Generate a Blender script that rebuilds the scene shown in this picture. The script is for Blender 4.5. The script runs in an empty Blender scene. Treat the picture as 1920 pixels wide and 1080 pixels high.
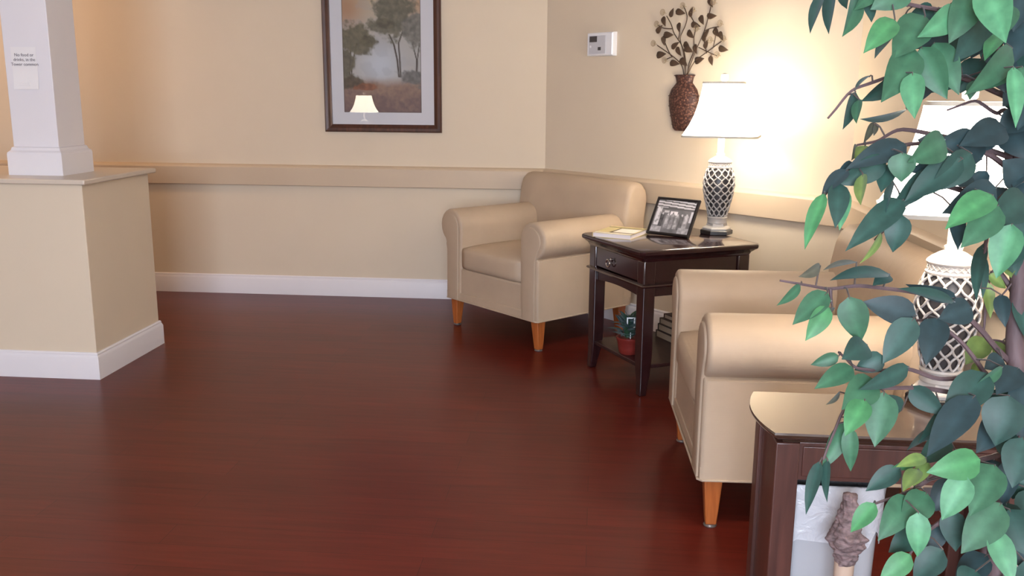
import bpy, bmesh, math, random
from mathutils import Vector, Matrix, noise
R = math.radians
scene = bpy.context.scene
C = scene.collection
random.seed(7)

# ------------------------------------------------------------------ camera
F_PX, PITCH, ROLL, YAW, CAM_H = 1721.53, 0.2088, 0.0079, 0.0902, 1.30
cp, sp, cy_, sy_ = math.cos(PITCH), math.sin(PITCH), math.cos(YAW), math.sin(YAW)
FW = Vector((-sy_*cp, cy_*cp, -sp)); RT = Vector((cy_, sy_, 0)); UP = RT.cross(FW)
cr, sr = math.cos(ROLL), math.sin(ROLL)
RT, UP = RT*cr + UP*sr, UP*cr - RT*sr
CAM = Vector((0, 0, CAM_H))
cam_data = bpy.data.cameras.new('camera'); cam = bpy.data.objects.new('camera', cam_data); C.objects.link(cam)
cam_data.sensor_width = 36; cam_data.lens = F_PX/1920*36; cam_data.clip_start = .05
M = Matrix((RT, UP, -FW)).transposed().to_4x4(); M.translation = CAM
cam.matrix_world = M
scene.camera = cam
scene.view_settings.view_transform = 'Standard'
scene.view_settings.look = 'None'
scene.view_settings.gamma = 1
scene.view_settings.exposure = 0.0
scene.view_settings.use_curve_mapping = False
scene.cycles.sample_clamp_indirect = 6
scene.cycles.max_bounces = 8
scene.cycles.caustics_reflective = False
scene.cycles.caustics_refractive = False

# ------------------------------------------------------------------ daylight
world = bpy.data.worlds.new('daylight'); scene.world = world; world.use_nodes = True
bg = world.node_tree.nodes['Background']
bg.inputs[0].default_value = (.80, .88, 1.0, 1); bg.inputs[1].default_value = 1.0

def area(name, loc, direction, sx, sy, power, col, spread=180):
    l = bpy.data.lights.new(name, 'AREA'); l.shape = 'RECTANGLE'; l.size = sx; l.size_y = sy
    l.energy = power; l.color = col; l.spread = R(spread)
    o = bpy.data.objects.new(name, l); C.objects.link(o); o.location = loc
    o.rotation_euler = Vector(direction).to_track_quat('-Z', 'Z').to_euler()
    return o
DAY = (.76, .85, 1.0)
WIN_X = (-.83, .42)          # two daylight windows in the wall behind the photographer
for wx in WIN_X:
    area('window_daylight', (wx, -2.93, 1.55), (0, 1, -.12), 1.12, 1.62, 165, DAY)
# warm ceiling fixture over the far left corner, behind the column
area('ceiling_light_glow', (-3.55, 4.75, 2.52), (0, .12, -1), .35, .35, 11, (1, .54, .22), 150)
LAMP_COL = (1, .92, .82)
LAMP_W = 5

# ------------------------------------------------------------------ pixel helpers (1920x1080 frame)
def ray(x, y): return RT*((x-960)/F_PX) - UP*((y-540)/F_PX) + FW
def at_z(x, y, z=0.):
    d = ray(x, y); return CAM + d*((z-CAM_H)/d.z)
def at_y(x, y, Y):
    d = ray(x, y); return CAM + d*(Y/d.y)
def at_d(x, y, dep): return CAM + ray(x, y)*dep
S2 = math.sqrt(.5)
YB, XC = 5.7287, -.3178                       # far wall, corner with the angled wall
WL = 2.06                                      # length of the angled wall
XR = XC + WL*S2; YR = YB - WL*S2               # corner of angled wall and right wall
D45 = Vector((S2, -S2, 0)); N45 = Vector((-S2, -S2, 0)); O45 = Vector((XC, YB, 0))
def at_45(x, y, off):
    d = ray(x, y); o = O45 + N45*off
    return CAM + d*((o-CAM).dot(N45)/d.dot(N45))

# ------------------------------------------------------------------ mesh builder
class MB:
    def __init__(s): s.v = []; s.f = []; s.c = []
    def add(s, vs, fs, col=None):
        b = len(s.v); s.v += [Vector(p) for p in vs]; s.f += [[b+i for i in f] for f in fs]
        s.c += [col]*len(vs); return s
    def box(s, lo, hi, M=None):
        (x0, y0, z0), (x1, y1, z1) = lo, hi
        vs = [Vector(p) for p in ((x0,y0,z0),(x1,y0,z0),(x1,y1,z0),(x0,y1,z0),(x0,y0,z1),(x1,y0,z1),(x1,y1,z1),(x0,y1,z1))]
        if M: vs = [M @ p for p in vs]
        return s.add(vs, [(0,3,2,1),(4,5,6,7),(0,1,5,4),(1,2,6,5),(2,3,7,6),(3,0,4,7)])
    def loft(s, rings, caps=True, closed=True, col=None):
        n = len(rings[0]); vs = [p for r in rings for p in r]; fs = []
        for i in range(len(rings)-1):
            for j in range(n if closed else n-1):
                k = (j+1) % n
                fs.append((i*n+j, i*n+k, (i+1)*n+k, (i+1)*n+j))
        if caps and closed:
            fs.append(tuple(reversed(range(n)))); fs.append(tuple((len(rings)-1)*n+j for j in range(n)))
        return s.add(vs, fs, col)
    def lathe(s, prof, seg=32, c=(0,0,0), caps=True):
        c = Vector(c)
        return s.loft([[c+Vector((r*math.cos(2*math.pi*j/seg), r*math.sin(2*math.pi*j/seg), z)) for j in range(seg)] for r, z in prof], caps)
    def tube(s, pts, rad, seg=8, caps=True):
        pts = [Vector(p) for p in pts]; rings = []
        if not isinstance(rad, (list, tuple)): rad = [rad]*len(pts)
        t = (pts[1]-pts[0]).normalized(); nrm = t.orthogonal().normalized()
        for i, p in enumerate(pts):
            t = (pts[min(i+1, len(pts)-1)]-pts[max(i-1, 0)])
            t = t.normalized() if t.length > 1e-9 else Vector((0,0,1))
            nrm = (nrm - t*nrm.dot(t)).normalized(); b = t.cross(nrm)
            rings.append([p+(nrm*math.cos(2*math.pi*j/seg)+b*math.sin(2*math.pi*j/seg))*rad[i] for j in range(seg)])
        return s.loft(rings, caps)
    def prism(s, prof, axis, a, b, rnd=0., steps=3):
        """closed 2D profile extruded along an axis (0 x, 1 y, 2 z); rnd rounds both ends"""
        def P(u, v, w): return Vector(((w,u,v),(u,w,v),(u,v,w))[axis])
        cu = sum(p[0] for p in prof)/len(prof); cv = sum(p[1] for p in prof)/len(prof)
        def inset(d):
            n = len(prof); out = []
            for i in range(n):
                p0, p1, p2 = Vector(prof[i-1]), Vector(prof[i]), Vector(prof[(i+1) % n])
                e1 = (p1-p0); e2 = (p2-p1)
                e1 = e1.normalized() if e1.length > 1e-9 else e2.normalized()
                e2 = e2.normalized() if e2.length > 1e-9 else e1
                nn = Vector((-(e1.y+e2.y), e1.x+e2.x))
                nn = nn.normalized() if nn.length > 1e-6 else Vector((-e1.y, e1.x))
                out.append(p1 + nn*d)
            return out
        area2 = sum(prof[i-1][0]*prof[i][1]-prof[i][0]*prof[i-1][1] for i in range(len(prof)))
        if area2 < 0: prof = prof[::-1]
        if rnd:
            st = []
            for k in range(steps+1):
                th = k/steps*math.pi/2; st.append((a+rnd*(1-math.sin(th)), rnd*(1-math.cos(th))))
            seq = [(w, d) for w, d in reversed(st)]
            seq = [(a+rnd*(1-math.cos(k/steps*math.pi/2)), rnd*(1-math.sin(k/steps*math.pi/2))) for k in range(steps+1)]
            seq += [(b-rnd*(1-math.cos(k/steps*math.pi/2)), rnd*(1-math.sin(k/steps*math.pi/2))) for k in range(steps, -1, -1)]
        else: seq = [(a, 0), (b, 0)]
        rings = [[P(p[0], p[1], w) for p in (inset(d) if d else prof)] for w, d in seq]
        return s.loft(rings)
    def build(s, name, mat, parent=None, smooth=True, bevel=0, angle=40, sub=0, seg=3):
        me = bpy.data.meshes.new(name); me.from_pydata([tuple(p) for p in s.v], [], s.f)
        if any(c is not None for c in s.c):
            at = me.color_attributes.new('tint', 'FLOAT_COLOR', 'POINT')
            for i, c in enumerate(s.c):
                c = c or (1,1,1); at.data[i].color = (*c, 1)
        bm = bmesh.new(); bm.from_mesh(me); bmesh.ops.recalc_face_normals(bm, faces=bm.faces); bm.to_mesh(me); bm.free()
        if mat: me.materials.append(mat)
        o = bpy.data.objects.new(name, me); C.objects.link(o)
        if parent: o.parent = parent
        if smooth:
            for p in me.polygons: p.use_smooth = True
            me.set_sharp_from_angle(angle=R(angle))
        if bevel:
            m = o.modifiers.new('edge', 'BEVEL'); m.width = bevel; m.segments = seg; m.limit_method = 'ANGLE'; m.angle_limit = R(35)
        if sub:
            m = o.modifiers.new('soft', 'SUBSURF'); m.levels = sub; m.render_levels = sub
        return o

def empty(name, loc, rz=0):
    o = bpy.data.objects.new(name, None); C.objects.link(o); o.location = loc; o.rotation_euler.z = rz
    o.empty_display_size = .05; return o
def tag(o, label, cat, group=None):
    o['label'] = label; o['category'] = cat
    if group: o['group'] = group
    return o
def struct(o, label=None, cat=None):
    o['kind'] = 'structure'
    if label: o['label'] = label
    if cat: o['category'] = cat
    return o
def copy_tree(o, parent=None):
    c = o.copy(); C.objects.link(c)
    if parent: c.parent = parent
    for ch in list(o.children): copy_tree(ch, c)
    return c

# ------------------------------------------------------------------ materials
def srgb(r, g, b):
    return tuple(((x/255)/12.92 if x/255 <= .04045 else ((x/255+.055)/1.055)**2.4) for x in (r, g, b))
class NT:
    def __init__(s, name):
        s.m = bpy.data.materials.new(name); s.m.use_nodes = True; s.t = s.m.node_tree; s.n = s.t.nodes; s.l = s.t.links
        s.b = s.n['Principled BSDF']; s.out = s.n['Material Output']
    def new(s, k, **kw):
        n = s.n.new(k)
        for a, v in kw.items():
            if a.startswith('i_'): n.inputs[a[2:].replace('_', ' ')].default_value = v
            else: setattr(n, a, v)
        return n
    def link(s, a, ai, b, bi): s.l.new(a.outputs[ai], b.inputs[bi])
def mat(name, col, rough=.6, var=.06, scale=8, bump=0, bscale=60, metal=0, coat=0, spec=.5, stretch=(1,1,1)):
    t = NT(name); b = t.b
    b.inputs['Roughness'].default_value = rough; b.inputs['Metallic'].default_value = metal
    b.inputs['Coat Weight'].default_value = coat; b.inputs['Coat Roughness'].default_value = .12
    b.inputs['Specular IOR Level'].default_value = spec
    tc = t.new('ShaderNodeTexCoord'); mp = t.new('ShaderNodeMapping'); mp.inputs['Scale'].default_value = stretch
    t.link(tc, 'Object', mp, 'Vector')
    nz = t.new('ShaderNodeTexNoise', i_Scale=scale, i_Detail=4.); t.link(mp, 'Vector', nz, 'Vector')
    cr = t.new('ShaderNodeValToRGB')
    cr.color_ramp.elements[0].position = .3; cr.color_ramp.elements[1].position = .7
    cr.color_ramp.elements[0].color = (*[c*(1-var) for c in col], 1); cr.color_ramp.elements[1].color = (*[min(1, c*(1+var)) for c in col], 1)
    t.link(nz, 'Fac', cr, 'Fac'); t.link(cr, 'Color', b, 'Base Color')
    if bump:
        n2 = t.new('ShaderNodeTexNoise', i_Scale=bscale, i_Detail=3.); t.link(mp, 'Vector', n2, 'Vector')
        bp = t.new('ShaderNodeBump', i_Strength=bump, i_Distance=.004); t.link(n2, 'Fac', bp, 'Height'); t.link(bp, 'Normal', b, 'Normal')
    return t.m
def wood(name, c0, c1, rough=.3, axis=0, scale=3., coat=.3, str_=14.):
    t = NT(name); b = t.b
    b.inputs['Roughness'].default_value = rough; b.inputs['Coat Weight'].default_value = coat; b.inputs['Coat Roughness'].default_value = .1
    tc = t.new('ShaderNodeTexCoord'); mp = t.new('ShaderNodeMapping')
    sc = [str_]*3; sc[axis] = 1.2; mp.inputs['Scale'].default_value = sc; t.link(tc, 'Object', mp, 'Vector')
    nz = t.new('ShaderNodeTexNoise', i_Scale=scale, i_Detail=6., i_Distortion=.6); t.link(mp, 'Vector', nz, 'Vector')
    cr = t.new('ShaderNodeValToRGB'); cr.color_ramp.elements[0].position = .32; cr.color_ramp.elements[1].position = .68
    cr.color_ramp.elements[0].color = (*c0, 1); cr.color_ramp.elements[1].color = (*c1, 1)
    t.link(nz, 'Fac', cr, 'Fac'); t.link(cr, 'Color', b, 'Base Color'); return t.m
def tinted(name, rough=.5, coat=0., spec=.5):
    t = NT(name); a = t.new('ShaderNodeVertexColor', layer_name='tint'); t.link(a, 'Color', t.b, 'Base Color')
    t.b.inputs['Roughness'].default_value = rough; t.b.inputs['Coat Weight'].default_value = coat; t.b.inputs['Coat Roughness'].default_value = .02
    t.b.inputs['Specular IOR Level'].default_value = spec
    return t.m
def fabric_mat():
    t = NT('beige_upholstery'); b = t.b; b.inputs['Roughness'].default_value = .55; b.inputs['Specular IOR Level'].default_value = .35
    tc = t.new('ShaderNodeTexCoord')
    nz = t.new('ShaderNodeTexNoise', i_Scale=5., i_Detail=5.); t.link(tc, 'Object', nz, 'Vector')
    cr = t.new('ShaderNodeValToRGB'); cr.color_ramp.elements[0].position = .3; cr.color_ramp.elements[1].position = .7
    c = srgb(182, 161, 139)
    cr.color_ramp.elements[0].color = (*[x*.95 for x in c], 1); cr.color_ramp.elements[1].color = (*[x*1.05 for x in c], 1)
    t.link(nz, 'Fac', cr, 'Fac'); t.link(cr, 'Color', b, 'Base Color')
    wv = t.new('ShaderNodeTexWave', i_Scale=90., bands_direction='Z'); t.link(tc, 'Object', wv, 'Vector')
    n2 = t.new('ShaderNodeTexNoise', i_Scale=14., i_Detail=2.); t.link(tc, 'Object', n2, 'Vector')
    b1 = t.new('ShaderNodeBump', i_Strength=.06, i_Distance=.002); t.link(wv, 'Fac', b1, 'Height')
    b2 = t.new('ShaderNodeBump', i_Strength=.10, i_Distance=.02); t.link(n2, 'Fac', b2, 'Height'); t.link(b1, 'Normal', b2, 'Normal'); t.link(b2, 'Normal', b, 'Normal')
    return t.m
def floor_mat():
    t = NT('red_brown_laminate'); b = t.b
    tc = t.new('ShaderNodeTexCoord')
    br = t.new('ShaderNodeTexBrick', offset=.37, offset_frequency=2, i_Scale=1.)
    br.inputs['Brick Width'].default_value = 1.25; br.inputs['Row Height'].default_value = .125; br.inputs['Mortar Size'].default_value = .0012
    br.inputs['Mortar Smooth'].default_value = .3; br.inputs['Bias'].default_value = 0
    br.inputs['Color1'].default_value = (*srgb(93, 33, 24), 1); br.inputs['Color2'].default_value = (*srgb(102, 37, 27), 1)
    br.inputs['Mortar'].default_value = (*srgb(73, 26, 20), 1)
    t.link(tc, 'Object', br, 'Vector')
    mp = t.new('ShaderNodeMapping'); mp.inputs['Scale'].default_value = (1.4, 16, 1); t.link(tc, 'Object', mp, 'Vector')
    nz = t.new('ShaderNodeTexNoise', i_Scale=2.4, i_Detail=7., i_Distortion=.5); t.link(mp, 'Vector', nz, 'Vector')
    cr = t.new('ShaderNodeValToRGB'); cr.color_ramp.elements[0].position = .3; cr.color_ramp.elements[1].position = .72
    cr.color_ramp.elements[0].color = (.72, .70, .70, 1); cr.color_ramp.elements[1].color = (1.14, 1.12, 1.1, 1)
    t.link(nz, 'Fac', cr, 'Fac')
    mx = t.new('ShaderNodeMix', data_type='RGBA', blend_type='MULTIPLY'); mx.inputs['Factor'].default_value = .8
    t.l.new(br.outputs['Color'], mx.inputs['A']); t.l.new(cr.outputs['Color'], mx.inputs['B']); t.l.new(mx.outputs['Result'], b.inputs['Base Color'])
    b.inputs['Roughness'].default_value = .31; b.inputs['Specular IOR Level'].default_value = .2
    b.inputs['Coat Weight'].default_value = .05; b.inputs['Coat Roughness'].default_value = .16
    bp = t.new('ShaderNodeBump', i_Strength=.08, i_Distance=.002); t.link(nz, 'Fac', bp, 'Height'); t.link(bp, 'Normal', b, 'Normal')
    return t.m
def glass_mat(name, rough=.0, fac=1.):
    t = NT(name); t.n.remove(t.b)
    tr = t.new('ShaderNodeBsdfTransparent'); gl = t.new('ShaderNodeBsdfGlossy'); gl.inputs['Roughness'].default_value = rough
    fr = t.new('ShaderNodeFresnel'); fr.inputs['IOR'].default_value = 1.5
    mx = t.new('ShaderNodeMixShader'); t.link(fr, 'Fac', mx, 'Fac'); t.l.new(tr.outputs[0], mx.inputs[1]); t.l.new(gl.outputs[0], mx.inputs[2]); t.l.new(mx.outputs[0], t.out.inputs['Surface'])
    return t.m
def shade_mat():
    t = NT('lit_shade_fabric'); b = t.b
    b.inputs['Base Color'].default_value = (.9, .86, .78, 1); b.inputs['Roughness'].default_value = .8
    b.inputs['Emission Color'].default_value = (1, .94, .86, 1); b.inputs['Emission Strength'].default_value = 13
    tl = t.new('ShaderNodeBsdfTranslucent'); tl.inputs['Color'].default_value = (.95, .88, .74, 1)
    tc = t.new('ShaderNodeTexCoord'); wv = t.new('ShaderNodeTexWave', i_Scale=160., bands_direction='Z'); t.link(tc, 'Object', wv, 'Vector')
    bp = t.new('ShaderNodeBump', i_Strength=.05, i_Distance=.001); t.link(wv, 'Fac', bp, 'Height'); t.link(bp, 'Normal', b, 'Normal')
    mx = t.new('ShaderNodeMixShader'); mx.inputs['Fac'].default_value = .4
    t.l.new(b.outputs[0], mx.inputs[1]); t.l.new(tl.outputs[0], mx.inputs[2]); t.l.new(mx.outputs[0], t.out.inputs['Surface'])
    return t.m
def leaf_mat():
    t = NT('silk_ficus_leaf'); b = t.b
    a = t.new('ShaderNodeVertexColor', layer_name='tint')
    tc = t.new('ShaderNodeTexCoord'); nz = t.new('ShaderNodeTexNoise', i_Scale=55., i_Detail=3.); t.link(tc, 'Object', nz, 'Vector')
    cr = t.new('ShaderNodeValToRGB'); cr.color_ramp.elements[0].color = (.75, .8, .8, 1); cr.color_ramp.elements[1].color = (1.2, 1.15, 1.15, 1)
    cr.color_ramp.elements[0].position = .3; cr.color_ramp.elements[1].position = .7
    t.link(nz, 'Fac', cr, 'Fac')
    mx = t.new('ShaderNodeMix', data_type='RGBA', blend_type='MULTIPLY'); mx.inputs['Factor'].default_value = 1
    t.l.new(a.outputs['Color'], mx.inputs['A']); t.l.new(cr.outputs['Color'], mx.inputs['B']); t.l.new(mx.outputs['Result'], b.inputs['Base Color'])
    b.inputs['Roughness'].default_value = .5; b.inputs['Specular IOR Level'].default_value = .5
    b.inputs['Sheen Weight'].default_value = .25; b.inputs['Sheen Tint'].default_value = (.7, .9, 1, 1)
    tl = t.new('ShaderNodeBsdfTranslucent'); t.l.new(mx.outputs['Result'], tl.inputs['Color'])
    ms = t.new('ShaderNodeMixShader'); ms.inputs['Fac'].default_value = .18
    t.l.new(b.outputs[0], ms.inputs[1]); t.l.new(tl.outputs[0], ms.inputs[2]); t.l.new(ms.outputs[0], t.out.inputs['Surface'])
    return t.m
def bag_mat():
    t = NT('clear_bin_liner'); b = t.b
    b.inputs['Base Color'].default_value = (.70, .70, .74, 1); b.inputs['Roughness'].default_value = .18
    tc = t.new('ShaderNodeTexCoord'); nz = t.new('ShaderNodeTexNoise', i_Scale=26., i_Detail=4., i_Distortion=1.); t.link(tc, 'Object', nz, 'Vector')
    bp = t.new('ShaderNodeBump', i_Strength=.7, i_Distance=.012); t.link(nz, 'Fac', bp, 'Height'); t.link(bp, 'Normal', b, 'Normal')
    tr = t.new('ShaderNodeBsdfTransparent'); mx = t.new('ShaderNodeMixShader'); mx.inputs['Fac'].default_value = .22
    t.l.new(b.outputs[0], mx.inputs[1]); t.l.new(tr.outputs[0], mx.inputs[2]); t.l.new(mx.outputs[0], t.out.inputs['Surface'])
    return t.m
def vase_mat():
    t = NT('woven_brown_metal'); b = t.b; b.inputs['Roughness'].default_value = .55; b.inputs['Metallic'].default_value = .15
    tc = t.new('ShaderNodeTexCoord'); vo = t.new('ShaderNodeTexVoronoi', i_Scale=85.); t.link(tc, 'Object', vo, 'Vector')
    cr = t.new('ShaderNodeValToRGB'); e = cr.color_ramp.elements
    e[0].position = .1; e[0].color = (*srgb(128, 88, 72), 1); e[1].position = .55; e[1].color = (*srgb(68, 42, 36), 1)
    t.link(vo, 'Distance', cr, 'Fac'); t.link(cr, 'Color', b, 'Base Color')
    bp = t.new('ShaderNodeBump', i_Strength=.6, i_Distance=.004, invert=True); t.link(vo, 'Distance', bp, 'Height'); t.link(bp, 'Normal', b, 'Normal')
    return t.m

WALL = srgb(216, 200, 178)
m_wall = mat('tan_wall_paint', WALL, .75, .015, 3, .05, 260)
m_trimp = mat('tan_rail_vinyl', srgb(198, 178, 154), .5, .015, 4)
m_white = mat('white_trim_paint', srgb(226, 222, 226), .4, .015, 4)
m_cap = mat('cream_cap_paint', srgb(206, 192, 176), .3, .02, 4)
m_ceil = mat('ceiling_paint', srgb(236, 232, 224), .8, .02, 5)
m_floor = floor_mat()
m_fab = fabric_mat()
m_leg = wood('honey_maple_leg', srgb(158, 84, 40), srgb(186, 106, 54), .35, 2, 4)
m_glide = mat('grey_glide', srgb(120, 112, 108), .35, .05, metal=.6)
m_esp = wood('espresso_wood', srgb(36, 18, 20), srgb(52, 27, 28), .16, 0, 3, .7)
m_mah = wood('mahogany_wood', srgb(72, 44, 38), srgb(92, 57, 49), .35, 2, 3, .3)
m_maht = wood('mahogany_top', srgb(58, 43, 36), srgb(80, 59, 47), .25, 0, 2.5, 1.0)
m_cer = mat('white_glazed_ceramic', srgb(178, 172, 167), .3, .02, 10, coat=.3)
m_dark = mat('dark_lamp_core', srgb(62, 58, 58), .4, .1)
m_black = mat('black_lacquer', srgb(24, 20, 22), .3, .05, coat=.3)
m_chrome = mat('brushed_nickel', srgb(205, 200, 196), .2, .03, metal=1)
m_shade = shade_mat()
m_leaf = leaf_mat()
m_bark = mat('dark_bark', srgb(92, 74, 76), .7, .25, 30, .6, 60, stretch=(1, 1, .35))
m_bag = bag_mat()
m_bin = mat('translucent_grey_plastic', srgb(186, 186, 190), .45, .03)
m_vase = vase_mat()
m_stem = mat('bronze_stem', srgb(84, 66, 52), .5, .12, 30, metal=.3)
m_print = tinted('art_print', .6)
m_photo = tinted('photo_print', .3)
m_glass = glass_mat('picture_glass')
m_frame = wood('walnut_frame', srgb(58, 32, 24), srgb(84, 48, 36), .3, 2, 4, .3)
m_matb = mat('white_mat_board', srgb(242, 236, 238), .8, .01)
m_paper = mat('paper', srgb(232, 228, 228), .6, .02)
m_ink = mat('grey_ink', srgb(116, 108, 114), .8, 0)

# ------------------------------------------------------------------ the room
XL, YF, ZC = -4.7, -3.0, 2.75
T = .1
def slab(name, a, b, z0, z1, n, th=T, m=None, y=0):
    """wall between floor points a and b, thickness th away from room normal n"""
    a, b, n = Vector(a), Vector(b), Vector(n)
    mb = MB(); vs = []
    for z in (z0, z1):
        for p in (a, b, b-n*th, a-n*th): vs.append((p.x, p.y, z))
    mb.add(vs, [(0,1,2,3),(4,5,6,7),(0,1,5,4),(1,2,6,5),(2,3,7,6),(3,0,4,7)])
    return mb.build(name, m or m_wall, smooth=False)
fl = MB().box((XL-.2, YF-.2, -.1), (XR+.4, YB+.3, 0)).build('floor', m_floor, smooth=False); struct(fl, 'dark red-brown wood laminate floor', 'floor')
ce = MB().box((XL-.2, YF-.2, ZC), (XR+.4, YB+.3, ZC+.1)).build('ceiling', m_ceil, smooth=False); struct(ce)
struct(slab('wall_back', (XL, YB, 0), (XC+.04, YB, 0), 0, ZC, (0, -1, 0)), 'tan painted back wall', 'wall')
e45 = O45 + D45*WL
struct(slab('wall_angled', O45, e45, 0, ZC, N45), 'tan painted angled wall behind the dark end table', 'wall')
struct(slab('wall_right', (XR, YR, 0), (XR, YF, 0), 0, ZC, (-1, 0, 0)), 'tan painted right wall behind the plant', 'wall')
struct(slab('wall_left', (XL, YF, 0), (XL, YB, 0), 0, ZC, (1, 0, 0)))
# wall behind the photographer with three window openings
mb = MB(); xs = [XL]; hw_ = .60
for wx in WIN_X: xs += [wx-hw_, wx+hw_]
xs += [XR]
for i in range(0, len(xs), 2): mb.box((xs[i], YF-.1, 0), (xs[i+1], YF, ZC))
for wx in WIN_X:
    mb.box((wx-hw_, YF-.1, 0), (wx+hw_, YF, .7)); mb.box((wx-hw_, YF-.1, 2.4), (wx+hw_, YF, ZC))
struct(mb.build('wall_front', m_wall, smooth=False))
for i, wx in enumerate(WIN_X):
    mb = MB()
    for a, b in (((wx-hw_, .7), (wx-hw_+.05, 2.4)), ((wx+hw_-.05, .7), (wx+hw_, 2.4)), ((wx-hw_, .7), (wx+hw_, .75)), ((wx-hw_, 2.35), (wx+hw_, 2.4)), ((wx-hw_, 1.53), (wx+hw_, 1.57))):
        mb.box((a[0], YF-.08, a[1]), (b[0], YF-.02, b[1]))
    for k in (-.19, .19): mb.box((wx+k-.012, YF-.07, .75), (wx+k+.012, YF-.03, 2.35))
    struct(mb.build('window_%d' % (i+1), m_white, smooth=False))

# baseboards: profile with a stepped cap
BBP = [(0, 0), (.015, 0), (.015, .098), (.011, .108), (.009, .112), (.009, .119), (.005, .1252), (0, .1252)]
RLP = [(0, .714), (.027, .714), (.030, .718), (.031, .770), (.030, .826), (.026, .834), (.016, .842), (0, .846)]
def run(name, prof, a, b, n, m, m0=0., m1=0.):
    """sweep a (offset, z) profile from a to b; m0, m1 are mitre slopes per metre of offset"""
    a, b, n = Vector((*a, 0)), Vector((*b, 0)), Vector((*n, 0)); d = (b-a).normalized()
    rings = [[a + n*o - d*o*m0 + Vector((0,0,z)) for o, z in prof], [b + n*o + d*o*m1 + Vector((0,0,z)) for o, z in prof]]
    return MB().loft(rings).build(name, m, angle=25)
T22 = -math.tan(R(22.5))
pc, pe, pr = (XC, YB), (XR, YR), (XR, YF)
for nm, prof, m in (('baseboard', BBP, m_white), ('rail', RLP, m_trimp)):
    nn = (lambda s, k: 'baseboard_'+s if nm == 'baseboard' else 'trim_%d' % k)
    struct(run(nn('back', 1), prof, (XL, YB), pc, (0, -1), m, 0, T22), 'white baseboard along the back wall' if nm == 'baseboard' else 'tan wall guard rail along the back wall', nm)
    struct(run(nn('angled', 2), prof, pc, pe, (N45.x, N45.y), m, T22, T22), 'white baseboard along the angled wall' if nm == 'baseboard' else 'tan wall guard rail along the angled wall', nm)
    struct(run(nn('right', 3), prof, pe, pr, (-1, 0), m, T22, 0), 'white baseboard along the right wall' if nm == 'baseboard' else 'tan wall guard rail along the right wall', nm)
    struct(run(nn('left', 4), prof, (XL, YF), (XL, YB), (1, 0), m, 0, -1))

# half wall with cap and baseboard, white column on it
HX, HY, HY2, HZ = -2.256, 3.859, 4.470, .905
HX0 = -3.35
struct(MB().box((HX0, HY, 0), (HX, HY2, HZ-.012)).build('wall_divider', m_wall, smooth=False, bevel=.004), 'tan half wall under the white column', 'half wall')
struct(MB().box((HX0-.02, HY-.03, HZ-.012), (HX+.03, HY2+.03, HZ+.011)).build('trim_5', m_cap, bevel=.006), 'cream cap on the half wall', 'cap')
mb = MB()
ring = []
for o, z in BBP:
    ring.append((o, z))
rings = []
for (x, y, sx, sy) in ((HX0, HY, 0, -1), (HX, HY, 1, -1), (HX, HY2, 1, 1), (HX0, HY2, 0, 1)):
    rings.append([Vector((x+sx*o, y+sy*o, z)) for o, z in BBP])
mb.loft(rings)
struct(mb.build('baseboard_divider', m_white, angle=25), 'white baseboard around the half wall', 'baseboard')

CZ = HZ+.011
CX0, CX1, CY0, CY1 = -2.685, -2.425, 4.005, 4.265
col = tag(empty('column', ((CX0+CX1)/2, (CY0+CY1)/2, CZ)), 'square white painted column standing on the half wall', 'column')
h = .131
mb = MB()
mb.prism([(-h,-h),(h,-h),(h,h),(-h,h)], 2, 0, .095)
mb.loft([[Vector((sx*a, sy*a, z)) for sx, sy in ((-1,-1),(1,-1),(1,1),(-1,1))] for a, z in ((h, .095), (h-.002, .103), (h-.012, .112), (h-.016, .125), (h-.022, .128))])
mb.build('plinth', m_white, col, angle=30)
hs = h-.022
MB().box((-hs, -hs, .12), (hs, hs, ZC-CZ-.001)).build('shaft', m_white, col, bevel=.003)

# ------------------------------------------------------------------ text helper
def text_mesh(name, body, size, m, parent, loc, rot=(R(90), 0, 0), spacing=1.0, align='CENTER'):
    cu = bpy.data.curves.new(name, 'FONT'); cu.body = body; cu.size = size; cu.align_x = align; cu.space_line = spacing; cu.extrude = .0002
    o = bpy.data.objects.new(name+'_curve', cu); C.objects.link(o)
    dg = bpy.context.evaluated_depsgraph_get(); me = bpy.data.meshes.new_from_object(o.evaluated_get(dg)); me.name = name
    bpy.data.objects.remove(o); bpy.data.curves.remove(cu)
    me.materials.clear(); me.materials.append(m)
    t = bpy.data.objects.new(name, me); C.objects.link(t); t.parent = parent; t.location = loc; t.rotation_euler = rot
    return t
# paper notice taped to the column
fy = (CY0+CY1)/2-hs
p0 = at_y(47, 128, fy)
nt = tag(empty('paper_notice', (p0.x, fy-.0005, p0.z)), 'small white paper notice with three grey lines taped on column', 'notice')
mb = MB(); pw, ph = .118, .185
N = 8
rows = []
for j in range(N+1):
    v = j/N; rows.append([Vector(((i/4-.5)*pw*2, -.0015-(.010*max(0, .22-v)/.22), (v-.5)*ph*2)) for i in range(5)])
mb.loft([[p*.5 for p in r] + [p*.5+Vector((0, .0007, 0)) for p in reversed(r)] for r in rows])
mb.build('sheet', m_paper, nt)
text_mesh('lettering', chr(10).join(['No food or', 'drinks, in the', 'Tower common']), .0195, m_ink, nt, (.002, -.0024, .052), spacing=1.05)
tp = MB()
tp.box((-.03, -.0055, -.078), (.02, -.0015, -.062))
tp.build('tape', m_paper, nt, bevel=.001)

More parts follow.
